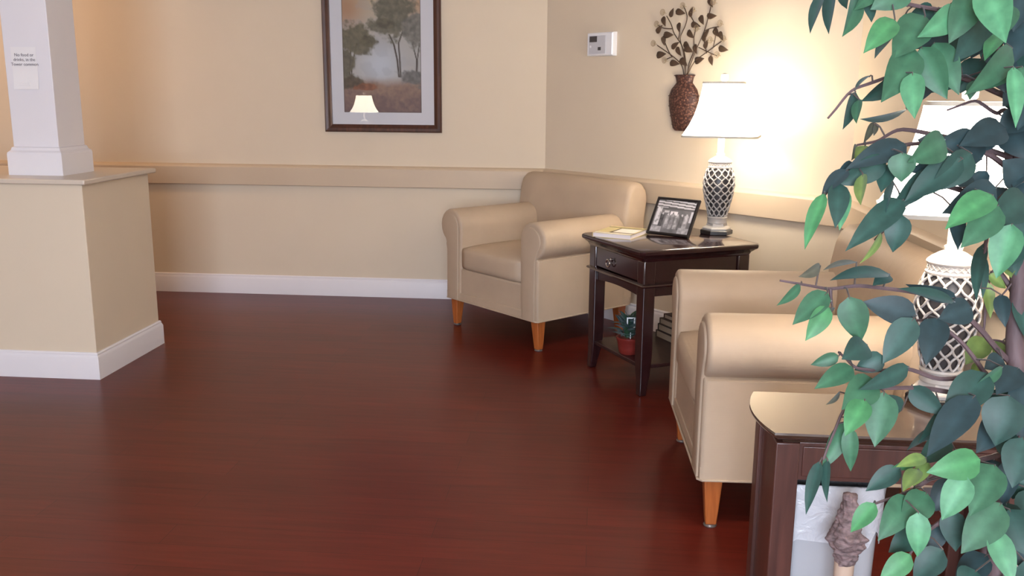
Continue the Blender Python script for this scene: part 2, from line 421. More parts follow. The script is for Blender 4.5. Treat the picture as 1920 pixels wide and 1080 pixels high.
# ------------------------------------------------------------------ framed landscape print
PX0, PX1, PZ0, PZ1 = -1.700, -.962, 1.057, 2.05
pic = tag(empty('framed_picture', ((PX0+PX1)/2, YB, (PZ0+PZ1)/2)), 'tall framed landscape print with trees hanging on back wall', 'picture')
W, H = (PX1-PX0)/2, (PZ1-PZ0)/2
fw = .047
prof = [(0, 0), (0, -.020), (.008, -.028), (.024, -.026), (.036, -.018), (fw, -.014), (fw, 0)]
rings = []
for sx, sz in ((-1,-1),(1,-1),(1,1),(-1,1)):
    rings.append([Vector((sx*(W-o), y, sz*(H-o))) for o, y in prof])
rings.append(rings[0])
MB().loft(rings, caps=False).build('frame', m_frame, pic, angle=25)
MB().box((-W+.02, -.007, -H+.02), (W-.02, -.0005, H-.02)).build('mat_board', m_matb, pic, smooth=False)
IX0, IX1, IZ0, IZ1 = -1.574-(PX0+PX1)/2, -1.092-(PX0+PX1)/2, 1.181-(PZ0+PZ1)/2, 1.935-(PZ0+PZ1)/2
def mixc(a, b, t): t = max(0, min(1, t)); return tuple(x+(y-x)*t for x, y in zip(a, b))
def sm(a, b, x):
    t = max(0, min(1, (x-a)/(b-a))); return t*t*(3-2*t)
def paint(u, v):
    """u 0..1 left to right, v 0..1 downwards of a misty landscape of trees"""
    n = lambda s, o=0: noise.noise(Vector((u*s+o, v*s*1.5, o)))
    f = lambda s, o=0: noise.fractal(Vector((u*s+o, v*s*1.55, o)), 1., 2., 5)
    c = mixc(srgb(204, 182, 152), srgb(196, 190, 184), sm(.1, .5, v))
    c = mixc(c, srgb(190, 132, 92), .75*sm(.35, .0, ((u-.05)**2+((v-.18)*1.3)**2)**.5))
    c = mixc(c, srgb(198, 146, 110), .6*sm(.35, .0, ((u-1)**2+((v-.12)*1.3)**2)**.5))
    c = mixc(c, srgb(214, 216, 222), sm(.42, .0, ((u-.48)**2+((v-.62)*1.5)**2)**.5))
    c = mixc(c, srgb(168, 168, 172), .22*sm(.02, .22, f(5, 3)))
    hz = .70+.03*f(4, 9)                              # far bank and field
    if v > hz: c = mixc(c, mixc(srgb(164, 130, 110), srgb(120, 92, 90), sm(.74, 1, v)+.5*f(9, 2)+.3*f(24, 4)), sm(hz, hz+.10, v))
    def crown(cx, cy, rx, ry, col, k=.5):
        nonlocal c
        r = (((u-cx)/rx)**2+((v-cy)/ry)**2)**.5 + .38*f(7, cx*9)+.16*f(22, cy*5)
        if r < 1.15:
            cc = mixc(col, tuple(x*1.9 for x in col), .5+.8*f(18, 5+cx))
            c = mixc(c, cc, sm(1.1, .75, r)*.95)
    def trunk(pts, w, col):
        nonlocal c
        for (x0, y0), (x1, y1) in zip(pts, pts[1:]):
            if min(y0, y1) <= v <= max(y0, y1):
                x = x0+(x1-x0)*(v-y0)/(y1-y0)
                c = mixc(c, col, sm(w, w*.4, abs(u-x)))
    for p in (((.10,.45),(.09,.60),(.07,.74)), ((.18,.45),(.12,.60),(.09,.74))): trunk(p, .012, srgb(72, 58, 46))
    crown(.13, .42, .30, .13, srgb(88, 82, 62)); crown(.02, .62, .12, .16, srgb(82, 76, 60)); crown(.32, .44, .12, .05, srgb(78, 72, 54))
    trunk([(.60,.38),(.66,.46),(.70,.58),(.72,.72)], .016, srgb(66, 52, 44)); trunk([(.80,.32),(.72,.45),(.735,.60),(.74,.72)], .014, srgb(66, 52, 44))
    trunk([(.90,.45),(.95,.58),(.94,.74)], .012, srgb(76, 66, 62)); trunk([(.99,.45),(.96,.58),(.95,.74)], .012, srgb(76, 66, 62))
    crown(.66, .23, .30, .19, srgb(90, 86, 70)); crown(.92, .36, .17, .14, srgb(104, 100, 92)); crown(.52, .30, .14, .04, srgb(80, 74, 58))
    crown(.93, .72, .20, .08, srgb(92, 90, 88)); crown(.10, .76, .16, .06, srgb(70, 58, 44)); crown(.30, .80, .18, .03, srgb(120, 70, 46))
    return c
def canvas(name, m, parent, nx, nz, P, fn):
    mb = MB(); vs = []; fs = []
    for j in range(nz+1):
        for i in range(nx+1): vs.append(P(i/nx, j/nz))
    for j in range(nz):
        for i in range(nx):
            a = j*(nx+1)+i; fs.append((a, a+1, a+nx+2, a+nx+1))
    mb.add(vs, fs); mb.c = [fn(i/nx, j/nz) for j in range(nz+1) for i in range(nx+1)]
    return mb.build(name, m, parent)
canvas('landscape_print', m_print, pic, 110, 170, lambda u, v: (IX0+(IX1-IX0)*u, -.0082, IZ1+(IZ0-IZ1)*v), paint)
mb = MB(); MBB = .003
for lo, hi in (((IX0-MBB, IZ0-MBB), (IX1+MBB, IZ0)), ((IX0-MBB, IZ1), (IX1+MBB, IZ1+MBB)), ((IX0-MBB, IZ0), (IX0, IZ1)), ((IX1, IZ0), (IX1+MBB, IZ1))):
    mb.box((lo[0], -.009, lo[1]), (hi[0], -.0075, hi[1]))
mb.build('mat_bevel', m_stem, pic, smooth=False)
MB().box((-W+.03, -.0125, -H+.03), (W-.03, -.0105, H-.03)).build('glass', m_glass, pic, smooth=False)

# ------------------------------------------------------------------ thermostat on the angled wall
a0, a1 = at_45(1103, 106, .02), at_45(1153, 59, .02)
tc_ = (a0+a1)/2; base = tc_ + N45*(-.02)
def rot45(o): o.rotation_euler.z = R(-45); return o
th = rot45(tag(empty('thermostat', base), 'white wall thermostat with small grey screen', 'thermostat'))
tw = (a1-a0).dot(D45)/2; tz = (a1.z-a0.z)/2
# local: x along wall to the right, -y out of the wall
mb = MB()
mb.box((-tw, -.012, -tz), (tw, -.0005, tz))
mb.loft([[Vector((sx*(tw-o), y, sz*(tz-o))) for sx, sz in ((-1,-1),(1,-1),(1,1),(-1,1))] for o, y in ((0, -.010), (.002, -.030), (.008, -.036))])
m_th = mat('white_thermostat_plastic', srgb(232, 232, 236), .35, .01)
mb.build('housing', m_th, th, angle=30)
m_thg = mat('grey_thermostat_face', srgb(196, 196, 202), .4, .01)
MB().box((-tw+.02, -.0375, -tz+.012), (tw-.055, -.035, tz-.018)).build('face_plate', m_thg, th, bevel=.001)
m_lcd = mat('dark_lcd', srgb(70, 68, 70), .25, .03)
MB().box((-tw+.026, -.039, .012), (-tw+.085, -.037, .044)).build('screen', m_lcd, th, bevel=.001)
MB().box((-.01, -.0392, -.034), (.014, -.037, -.016)).build('button', m_lcd, th, bevel=.001)
MB().box((-tw+.028, -.0392, -.018), (-tw+.040, -.037, -.006)).build('button', m_th, th, bevel=.001)

# ------------------------------------------------------------------ wall vase with metal branches
v_o = at_45(1286, 140, .0)
wv_ = rot45(tag(empty('wall_vase', v_o), 'brown woven wall vase holding bronze metal leaf branches', 'wall decor'))
INV = Matrix.Rotation(R(45), 4, 'Z')
def wl(x, y, off):
    p = at_45(x, y, off)-v_o; return INV @ p
VH = .288
vp = [(.060, 0), (.064, -.004), (.056, -.020), (.052, -.042), (.060, -.050), (.083, -.075), (.095, -.105), (.096, -.135), (.088, -.185), (.075, -.235), (.064, -.275), (.050, -.287), (.02, -.288)]
vcx = wl(1283, 190, .0).x
mb = MB(); rings = []
for r, z in vp:
    rings.append([Vector((vcx + r*math.cos(math.pi*k/14)*-1, -.50*r*math.sin(math.pi*k/14)-.002, z)) for k in range(15)] + [Vector((vcx+r, -.001, z)), Vector((vcx-r, -.001, z))])
mb.loft(rings).build('vase', m_vase, wv_, angle=50)
mb = MB()
for z, r in ((-.004, .066), (-.046, .055), (-.108, .098), (-.16, .095), (-.212, .083), (-.255, .071)):
    mb.tube([Vector((vcx - r*math.cos(math.pi*k/14), -.52*r*math.sin(math.pi*k/14)-.002, z)) for k in range(15)], .0022, 6)
mb.build('woven_band', m_vase, wv_)
cv = lambda x, y: (1060+x/4, y/4)
stems = [
 [(890,575),(880,490),(820,430),(690,340)], [(900,575),(905,450),(880,340),(810,250),(800,190),(760,120)],
 [(905,575),(960,420),(1000,330),(1050,220),(1090,60),(1110,-30)], [(912,575),(960,460),(1050,400),(1170,310)],
 [(900,575),(890,380),(850,290),(900,200),(920,120),(885,40)], [(915,575),(925,470),(970,380),(960,280),(985,200),(940,120)],
 [(805,215),(740,215),(695,190)], [(1045,230),(1090,210),(1150,200)], [(1000,355),(1080,395),(1140,420)], [(1110,350),(1130,270),(1120,235)],
 [(800,430),(770,380),(740,300)], [(845,300),(860,250),(855,180)], [(790,430),(745,450)], [(1095,400),(1095,455)], [(1060,400),(1040,300)]]
vleaf = [(720,410,-10),(820,475,8),(775,262,0),(708,218,-55),(742,160,78),(800,95,-72),(865,92,15),(945,90,-75),(855,205,88),(825,340,-42),(852,385,65),(915,345,50),(888,467,45),(978,368,80),(1005,450,-18),(1095,455,80),(1058,330,-70),(1045,275,-80),(942,258,50),(980,188,15),(1025,150,72),(1100,118,0),(1185,367,14),(1135,245,60),(1172,270,70),(1092,20,70),(925,372,30),(740,305,85),(1060,250,-60)]
vflow = [(690,180),(665,325),(735,92),(748,452),(885,42),(1116,14),(1165,175),(1190,290),(1142,412),(988,212),(1092,300),(960,75)]
for st in stems:
    mb = MB(); pts = []
    for a, b in zip(st, st[1:]):
        for k in range(3): pts.append((a[0]+(b[0]-a[0])*k/3, a[1]+(b[1]-a[1])*k/3))
    pts.append(st[-1])
    P3 = []
    for i, q in enumerate(pts):
        q = cv(*q); P3.append(wl(q[0], q[1], .016+.012*math.sin(i*.5+st[0][0])))
    for _ in range(2):
        P3 = [P3[0]] + [(P3[i-1]+P3[i]*2+P3[i+1])/4 for i in range(1, len(P3)-1)] + [P3[-1]]
    mb.tube(P3, .0026, 6).build('stem', m_stem, wv_)
rs = random.Random(3)
def flat_leaf(mb, B, T_, w, n, col=None, N=7, fold=.12, curv=.06, shape=.62, thick=0):
    a = T_-B; L = a.length; a = a/L; n = (n-a*n.dot(a)).normalized(); s = a.cross(n)
    vs = []; fs = []
    for i in range(N+1):
        t = i/N; ww = w/2*(math.sin(math.pi*min(1, t**shape))**.85 if 0 < t < 1 else .02)
        if t > .8: ww *= 1-.25*(t-.8)/.2
        c = B + a*(L*t) + n*(curv*L*4*t*(1-t))
        for q in (-1, -.5, 0, .5, 1): vs.append(c + s*(ww*q) + n*(fold*ww*abs(q)*1.6))
    for i in range(N):
        for j in range(4): fs.append((i*5+j, i*5+j+1, (i+1)*5+j+1, (i+1)*5+j))
    mb.add(vs, fs, col)
    if col:
        for i in range(N+1): mb.c[len(mb.c)-(N+1)*5+i*5+2] = tuple(min(1, x*1.32) for x in col)
for x, y, ang in vleaf:
    q0 = (x-38*math.cos(R(ang)), y-38*math.sin(R(ang))); q1 = (x+38*math.cos(R(ang)), y+38*math.sin(R(ang)))
    off = rs.uniform(.016, .03)
    B = wl(*cv(*q0), off); T_ = wl(*cv(*q1), off+rs.uniform(-.006, .01))
    mb = MB(); flat_leaf(mb, B, T_, (T_-B).length*.52, Vector((rs.uniform(-.3, .3), -1, rs.uniform(-.3, .3))), N=7)
    o = mb.build('leaf', m_stem, wv_); sd = o.modifiers.new('solid', 'SOLIDIFY'); sd.thickness = .0016
m_ros = mat('pale_bronze_rosette', srgb(168, 148, 120), .45, .1, 40, metal=.3)
for x, y in vflow:
    c = wl(*cv(x, y), .026); mb = MB()
    for r in (.004, .010, .0155):
        mb.tube([c+Vector((r*math.cos(k*math.pi/6), -.002-.3*r, r*math.sin(k*math.pi/6))) for k in range(13)], .0013, 5)
    mb.tube([c, c+Vector((0, .024, -.004))], .0012, 5)
    mb.build('rosette', m_ros, wv_)

# ------------------------------------------------------------------ armchairs
def cushion(mb, lo, hi, r=.03, puff=.012, n=8):
    cx, cy, cz = [(a+b)/2 for a, b in zip(lo, hi)]; hx, hy, hz = [(b-a)/2 for a, b in zip(lo, hi)]
    bm = bmesh.new(); bmesh.ops.create_cube(bm, size=2)
    bmesh.ops.subdivide_edges(bm, edges=bm.edges[:], cuts=n, use_grid_fill=True)
    vs = []
    for v in bm.verts:
        x, y, z = v.co
        X, Y, Z = x*hx, y*hy, z*hz
        ix, iy, iz = (max(-(hx-r), min(hx-r, X)), max(-(hy-r), min(hy-r, Y)), max(-(hz-r), min(hz-r, Z)))
        d = Vector((X-ix, Y-iy, Z-iz))
        if d.length > 1e-9: d = d.normalized()*r
        q = Vector((ix, iy, iz))+d
        k = max(0, (1-x*x)*(1-y*y))
        q.z += puff*k*(1 if z > 0 else 0)*max(0, z)
        kz = max(0, (1-z*z)*(1-x*x)); q.y += puff*.6*kz*(y if abs(y) > .99 else 0)
        vs.append(q+Vector((cx, cy, cz)))
    bm.verts.index_update(); fs = [[v.index for v in f.verts] for f in bm.faces]; bm.free()
    return mb.add(vs, fs)
def make_chair():
    root = empty('armchair', (0, 0, 0))
    ZB = .16
    # base rail under the seat
    MB().box((-.275, .006, ZB), (.275, .69, .345)).build('base', m_fab, root, bevel=.012)
    mb = MB(); cushion(mb, (-.262, -.002, .335), (.262, .58, .472), .032, .018)
    mb.build('seat_cushion', m_fab, root, angle=80)
    for s in (-1, 1):
        prof = [(.262, ZB), (.255, .20), (.252, .40), (.250, .56)]
        cxr, czr, rr = .346, .575, .097
        for k in range(15):
            a = R(180-(k*(180+68)/14)); prof.append((cxr+rr*math.cos(a), czr+rr*math.sin(a)*.985))
        prof += [(.398, .478), (.392, .44), (.392, .30), (.392, ZB)]
        mb = MB().prism([(s*x, z) for x, z in prof], 1, 0, .640, .016, 4)
        arm = mb.build('arm', m_fab, root, angle=50)
        # sewn front panel inside a welt
        pp = [(.280, ZB+.004), (.276, .30), (.273, .56)] + [(.343+.070*math.cos(R(180-k*20)), .575+.070*math.sin(R(180-k*20))) for k in range(12)] + [(.374, .47), (.372, .30), (.372, ZB+.004)]
        MB().prism([(s*x, z) for x, z in pp], 1, -.007, .012, .006, 3).build('front_panel', m_fab, arm, angle=50)
    # backrest: upper roll full width, profile in (y, z)
    pb = [(.545, .44), (.556, .56), (.572, .68), (.588, .77), (.604, .812), (.632, .836), (.668, .842), (.705, .832), (.733, .80), (.742, .76), (.735, .64), (.722, .50), (.715, .44)]
    mb = MB(); xs_ = [-.446, -.444, -.434, -.418, -.3, 0, .3, .418, .434, .444, .446]
    ins = [.034, .020, .008, 0, 0, 0, 0, 0, .008, .020, .034]
    cyb, czb = .645, .64
    rings = []
    for x, d in zip(xs_, ins):
        ring = []
        for y, z in pb:
            v = Vector((y-cyb, z-czb)); L = v.length
            q = v*(1-d/max(L, .05)) if L > .05 else v
            low = max(0, (.50-z)/.06) if z < .50 else 0
            xx = x*(1-.0*low)
            crown = .012*(1-(x/.432)**2)*(1 if z > .6 else 0)
            ring.append(Vector((xx, cyb+q.x - (crown if y < .62 else 0), czb+q.y + (.006*(1-(x/.432)**2) if z > .8 else 0))))
        rings.append(ring)
    mb.loft(rings).build('backrest', m_fab, root, angle=60)
    MB().box((-.385, .60, ZB), (.385, .708, .50)).build('back_panel', m_fab, root, bevel=.014)
    MB().box((-.389, .002, ZB), (.389, .69, ZB+.045)).build('bottom_rail', m_fab, root, bevel=.003)
    # welt along the lower edge
    mb = MB(); r_ = .0045
    mb.tube([(-.392, .66, ZB+.004), (-.392, .01, ZB+.004), (-.38, -.002, ZB+.004), (.38, -.002, ZB+.004), (.392, .01, ZB+.004), (.392, .66, ZB+.004)], r_, 8)
    mb.build('welt', m_fab, root)
    for x, y, sy in ((-.352, .048, -1), (.352, .048, -1), (-.352, .645, 1), (.352, .645, 1)):
        sx = 1 if x > 0 else -1
        mb = MB(); rings = []
        for z, hh, ox in ((.008, .0165, 0), (.05, .020, -.001), (.165, .0285, -.006)):
            rings.append([Vector((x+sx*ox+a*hh, y+b*hh, z)) for a, b in ((-1,-1),(1,-1),(1,1),(-1,1))])
        lg = mb.loft(rings).build('leg', m_leg, root, bevel=.004)
        MB().lathe([(.020, 0), (.021, .003), (.018, .0085), (.012, .0095)], 18, (x, y, 0)).build('glide', m_glide, lg)
    return root
chair = make_chair()
chair.location = (-.5565, 4.7875, 0); chair.rotation_euler.z = R(-45)
tag(chair, 'beige rolled-arm armchair in the far corner left of the dark table', 'armchair', 'beige armchairs')
ch2 = copy_tree(chair); ch2.location = (.318, 3.02, 0); ch2.rotation_euler.z = R(-88)
tag(ch2, 'beige rolled-arm armchair seen from its side behind the bow-ended table', 'armchair', 'beige armchairs')

# ------------------------------------------------------------------ dark end table (local x across the drawer front, y to the back; drawer faces -y)
T1Z = .655
corner = at_z(1204, 472, T1Z); lcor = at_z(1088, 436, T1Z)
u_ = (lcor-corner); TW = u_.length; u_.normalize()
TD = .612
rz1 = math.atan2(-u_.y, -u_.x)                 # local +x points from left corner to front corner
t1 = tag(empty('end_table', (lcor.x, lcor.y, 0), rz1), 'dark espresso wood end table with drawer and lower shelf, between the armchairs', 'side table')
def ogee(x0, y0, x1, y1, seq, cut=.03):
    rings = []
    for o, z in seq:
        a0, b0, a1, b1 = x0+o, y0+o, x1-o, y1-o; c = cut*.6
        rings.append([Vector(p+(z,)) for p in ((a0+c, b0), (a1-c, b0), (a1, b0+c), (a1, b1-c), (a1-c, b1), (a0+c, b1), (a0, b1-c), (a0, b0+c))])
    return rings
MB().loft(ogee(0, 0, TW, TD, [(.030, .602), (.026, .607), (.022, .617), (.010, .628), (.002, .634), (0, .640), (0, .648), (.003, .653), (.006, T1Z)])).build('table_top', m_esp, t1, angle=30)
i0 = .034
leg_w = .060
for (lx, ly, sx, sy) in ((i0, i0, 1, 1), (TW-i0, i0, -1, 1), (i0, TD-i0, 1, -1), (TW-i0, TD-i0, -1, -1)):
    rings = []
    for z, w, o in ((0, .036, 0), (.04, .040, .001), (.09, .049, .002), (.15, .056, .001), (.22, .059, 0), (.45, leg_w, 0), (.605, leg_w, 0)):
        rings.append([Vector((lx+sx*(o+a*w), ly+sy*(o+b*w), z)) for a, b in ((0,0),(1,0),(1,1),(0,1))])
    MB().loft(rings).build('leg', m_esp, t1, bevel=.007)
def apron(name, lo, hi): return MB().box(lo, hi).build(name, m_esp, t1, bevel=.002)
apron('apron', (i0+.012, i0+leg_w, .445), (i0+.030, TD-i0-leg_w, .603)); apron('apron', (TW-i0-.030, i0+leg_w, .445), (TW-i0-.012, TD-i0-leg_w, .603))
apron('apron', (i0+leg_w, TD-i0-.030, .445), (TW-i0-leg_w, TD-i0-.012, .603)); 
# arched rail under the drawer
pa = [(i0+leg_w, .500), (TW-i0-leg_w, .500)] + [(TW-i0-leg_w-(TW-2*i0-2*leg_w)*k/10,   .442+.011*math.sin(math.pi*k/10)) for k in range(11)]
MB().prism(pa, 1, i0+.012, i0+.030).build('drawer_rail', m_esp, t1)
dr = MB().box((i0+leg_w+.003, i0+.006, .508), (TW-i0-leg_w-.003, i0+.028, .600)).build('drawer', m_esp, t1, bevel=.004)
cx = TW*.41
mb = MB(); mb.lathe([(.007, 0), (.008, .002), (.004, .006), (.004, .016), (.006, .020), (.003, .023)], 18)
kn = mb.build('knob', m_chrome, dr); kn.location = (cx, i0+.006, .562); kn.rotation_euler.x = R(90)
mb = MB(); mb.tube([Vector((cx+.017*math.sin(k*math.pi/12), i0-.009, .545+.016*math.cos(k*math.pi/12))) for k in range(25)], .0032, 8); mb.build('pull_ring', m_chrome, dr)
mb = MB()
mb.loft(ogee(i0-.012, i0-.012, TW-i0+.012, TD-i0+.012, [(.012, .486), (.003, .490), (0, .495), (.003, .500), (.012, .504)], .008)).build('moulding', m_esp, t1, angle=30)
m_shelf = wood('espresso_shelf', srgb(40, 20, 21), srgb(54, 29, 29), .4, 0, 3, .15)
MB().box((i0+.012, i0+.012, .122), (TW-i0-.012, TD-i0-.012, .140)).build('shelf', m_shelf, t1, bevel=.003)
m1 = Matrix.Translation((lcor.x, lcor.y, 0)) @ Matrix.Rotation(rz1, 4, 'Z')

# things on the dark table ------------------------------------------------
def local_on(x, y, z):                                   # pixel -> point on a level surface
    return at_z(x, y, z)
# softcover book
b0, b1, b2 = at_z(1111, 443.5, T1Z), at_z(1182, 449.5, T1Z), at_z(1207, 435, T1Z)
ex = (b1-b0); bw = ex.length; ex.normalize(); bl = abs((b2-b1).dot(Vector((-ex.y, ex.x, 0))))
bl = min(.24, bl)
bk = tag(empty('softcover_book', (b0.x, b0.y, T1Z), math.atan2(ex.y, ex.x)), 'thick softcover book with pale yellow cover lying on dark table', 'book')
m_pages = mat('page_edges', srgb(232, 222, 222), .7, .03, 80, stretch=(1, 1, 12))
m_cov = mat('pale_yellow_cover', srgb(214, 196, 140), .35, .08, 20)
m_spn = mat('white_cover', srgb(236, 230, 222), .4, .03)
m_drk = mat('dark_olive_band', srgb(92, 78, 52), .4, .05)
MB().box((.002, .002, .001), (bw-.002, bl-.002, .019)).build('pages', m_pages, bk, smooth=False)
mb = MB(); mb.box((0, 0, 0), (bw, bl, .0012)); mb.box((0, 0, .019), (bw, bl, .0204)); mb.box((-.001, 0, 0), (.0008, bl, .0204))
cv_ = mb.build('cover', m_cov, bk, smooth=False)
MB().box((bw*.42, bl*.22, .0204), (bw*.95, bl*.72, .0207)).build('title_box', m_spn, bk, smooth=False)
mb = MB(); 
for lo, hi in (((.36,.16),(.42,.78)), ((.36,.16),(1,.22)), ((.36,.72),(1,.78)), ((0,.84),(1,.9))): mb.box((bw*lo[0], bl*lo[1], .0204), (bw*hi[0], bl*hi[1], .0208))
mb.build('cover_band', m_drk, bk, smooth=False)
MB().box((bw*.02, bl*.04, .0204), (bw*.98, bl*.12, .0207)).build('cover_band', m_spn, bk, smooth=False)

# photo frame leaning on its easel
q0, q1 = at_z(1211, 438.5, T1Z), at_z(1290, 448, T1Z)
ex = q1-q0; pw_ = ex.length; ex.normalize()
pf = tag(empty('photo_frame', (*((q0+q1)/2).xy, T1Z+.0068), math.atan2(ex.y, ex.x)), 'black framed black-and-white group photo standing on dark table', 'photo frame')
LEAN = R(31); PHt = .190
ML = Matrix.Rotation(-LEAN, 4, 'X')
def TF(o): o.matrix_local = ML; return o
hwf = pw_/2
prof = [(0, .012), (0, 0), (.004, -.003), (.010, -.002), (.013, .002), (.013, .012)]
rings = [[Vector((sx*(hwf-o), y, (o if sz < 0 else PHt-o))) for o, y in prof] for sx, sz in ((-1,-1),(1,-1),(1,1),(-1,1))]
rings.append(rings[0])
TF(MB().loft(rings, caps=False).build('frame', m_black, pf, angle=30))
def oldphoto(u, v):
    f = lambda s, o=0: noise.fractal(Vector((u*s+o, v*s*.8, o)), 1., 2., 4)
    g = .16+.05*f(8)
    if v < .30: g = .10 + (.55 if (v-.22*u*.4) % .085 > .036 and v < .24 else 0) * (.8+.3*f(4, 2))
    if .04 < u < .17 and .2 < v < .8: g = .62-.3*sm(.0, .2, f(9, 4))
    if u > .93 and .3 < v < .65: g = .6
    if .24 < u < .36 and .33 < v < .39: g = .5
    if .40 < u < .60 and .34 < v < .46: g = .75
    for k, (px_, top, hh, w) in enumerate(((.22,.42,.42,.05),(.36,.44,.44,.055),(.48,.40,.5,.05),(.61,.45,.42,.05),(.73,.44,.45,.05),(.85,.42,.45,.06))):
        dx = (u-px_)/w; 
        if ((u-px_)/.022)**2+((v-top)/.035)**2 < 1: g = .55 if k != 2 else .12
        elif abs(dx) < 1 and top+.02 < v < top+hh:
            g = (.09, .34, .30, .38, .12, .4)[k]*(1+.7*f(10, k)) * (1-.3*dx*dx)
    if v > .82 and (u < .28 or u > .72): g = .38+.2*f(12, 6)
    g = max(.02, min(.8, g)); return (g*1.02, g*.98, g*1.03)
TF(canvas('photo', m_photo, pf, 70, 60, lambda u, v: (-hwf+.012+(2*hwf-.024)*u, .0022, PHt-.012-(PHt-.024)*v), oldphoto))
TF(MB().box((-hwf+.006, .004, .006), (hwf-.006, .011, PHt-.006)).build('backing', m_black, pf, smooth=False))
top_b = ML @ Vector((0, .012, PHt*.62))
mb = MB(); foot = Vector((0, top_b.y+.075, -.0060))
mb.loft([[Vector((-.03, top_b.y, top_b.z)), Vector((.03, top_b.y, top_b.z)), Vector((.03, top_b.y+.003, top_b.z)), Vector((-.03, top_b.y+.003, top_b.z))],
         [foot+Vector((-.045, -.003, 0)), foot+Vector((.045, -.003, 0)), foot+Vector((.045, 0, 0)), foot+Vector((-.045, 0, 0))]])
mb.build('easel_back', m_black, pf, smooth=False)

# ------------------------------------------------------------------ lattice table lamps
def make_lamp():
    root = empty('table_lamp', (0, 0, 0))
    hexr = lambda r, z: [Vector((r*math.cos(k*math.pi/3+.25), r*math.sin(k*math.pi/3+.25), z)) for k in range(6)]
    MB().loft([hexr(.074, 0), hexr(.076, .003), hexr(.076, .018), hexr(.072, .021)]).build('base_plate', m_black, root, angle=25)
    mb = MB().loft([hexr(.066, .021), hexr(.067, .028), hexr(.062, .034), hexr(.050, .040), hexr(.047, .052)])
    mb.lathe([(.043, .050), (.046, .054), (.0455, .060), (.046, .076), (.048, .080), (.046, .085), (.040, .087)], 36)
    m_pew = m_cer
    mb.build('foot', m_pew, root, angle=30)
    prof = [(.043, .084), (.049, .11), (.057, .145), (.066, .18), (.0715, .215), (.0725, .24), (.069, .272), (.061, .298), (.052, .315)]
    def rad(z):
        for (r0, z0), (r1, z1) in zip(prof, prof[1:]):
            if z0 <= z <= z1: return r0+(r1-r0)*(z-z0)/(z1-z0)
        return prof[-1][0] if z > prof[-1][1] else prof[0][0]
    MB().lathe([(r-.0055, z) for r, z in prof], 40).build('inner_body', m_dark, root)
    nb = 12; mb = MB(); n = 44
    for sgn in (1, -1):
        for k in range(nb):
            pts = []
            for i in range(n+1):
                z = .086+(.312-.086)*i/n; ph = 2*math.pi*k/nb + sgn*(i/n*2.05*math.pi*.5 + .045*math.sin(i/n*2*math.pi*6.2))
                r = rad(z)-.001+.0012*sgn*math.sin(i/n*math.pi*12)
                pts.append((r*math.cos(ph), r*math.sin(ph), z))
            mb.tube(pts, .0034, 6)
    mb.build('lattice_body', m_cer, root, angle=80)
    mb = MB(); mb.lathe([(.050, .309), (.056, .312), (.057, .317), (.053, .320), (.0515, .322), (.0515, .333), (.0545, .336), (.056, .340), (.0545, .344), (.046, .352), (.030, .362), (.019, .367), (.020, .372), (.021, .376), (.016, .380)], 40)
    for sgn in (1, -1):
        for k in range(22):
            mb.tube([(.0525*math.cos(a), .0525*math.sin(a), .321+.0135*i/4) for i in range(5) for a in (2*math.pi*k/22+sgn*.28*i/4,)], .0012, 4)
    mb.build('lid', m_cer, root, angle=40)
    MB().lathe([(.0155, .376), (.0155, .455), (.012, .460), (.012, .475), (.008, .48)], 24).build('neck', m_cer, root)
    # shade: soft square, flaring
    zs = [(.090, .700), (.0915, .682), (.098, .644), (.108, .600), (.122, .553), (.140, .512), (.158, .482), (.170, .461)]
    def sq(r, z, off=0): 
        out = []
        for k in range(48):
            a = 2*math.pi*(k+.5)/48; c, s = math.cos(a), math.sin(a); e = (abs(c)**7+abs(s)**7)**(-1/7)
            out.append(Vector(((r-off)*c*e, (r-off)*s*e, z)))
        return out
    rings = [sq(r, z) for r, z in zs] + [sq(r, z, .003) for r, z in reversed(zs)]; rings.append(rings[0])
    sh = MB().loft(rings, caps=False).build('lamp_shade', m_shade, root, angle=50)
    m_tr = mat('shade_trim', srgb(196, 190, 178), .7, .03) if 'shade_trim' not in bpy.data.materials else bpy.data.materials['shade_trim']
    for r, z in ((.171, .459), (.091, .700)):
        rr = [sq(r+.0015, z-.004), sq(r+.0015, z+.005), sq(r-.0045, z+.005), sq(r-.0045, z-.004)]; rr.append(rr[0])
        MB().loft(rr, caps=False).build('trim_band', m_tr, sh, angle=50)
    mb = MB(); 
    for a in (0, math.pi/2, math.pi, 1.5*math.pi): mb.tube([(.089*math.cos(a), .089*math.sin(a), .692), (.01*math.cos(a), .01*math.sin(a), .696)], .0016, 6)
    mb.tube([(0, -.03+.03*0, .47), (0, -.045, .52), (0, -.045, .60), (0, -.02, .67), (0, 0, .696)], .0018, 6); mb.tube([(0, .03*0, .47), (0, .045, .52), (0, .045, .60), (0, .02, .67), (0, 0, .696)], .0018, 6)
    mb.build('harp', m_chrome, root)
    MB().lathe([(.004, .694), (.014, .700), (.014, .704), (.008, .707), (.017, .714), (.018, .728), (.016, .740), (.004, .744)], 20).build('finial', m_cer, root)
    mbulb = NT('lit_bulb'); mbulb.b.inputs['Emission Color'].default_value = (1, .8, .55, 1); mbulb.b.inputs['Emission Strength'].default_value = 8
    MB().lathe([(.012, .475), (.014, .49), (.026, .515), (.030, .535), (.026, .556), (.012, .566), (.002, .568)], 20).build('bulb', mbulb.m, root)
    for k, (dz, pw) in enumerate(((.585, 1.0),)):
        L = bpy.data.lights.new('bulb_light', 'POINT'); L.energy = LAMP_W*pw; L.color = LAMP_COL; L.shadow_soft_size = .03
        lo = bpy.data.objects.new('bulb_light', L); C.objects.link(lo); lo.parent = root; lo.location = (0, 0, dz) if k == 0 else (.035, 0, dz)
    return root
lamp = make_lamp()
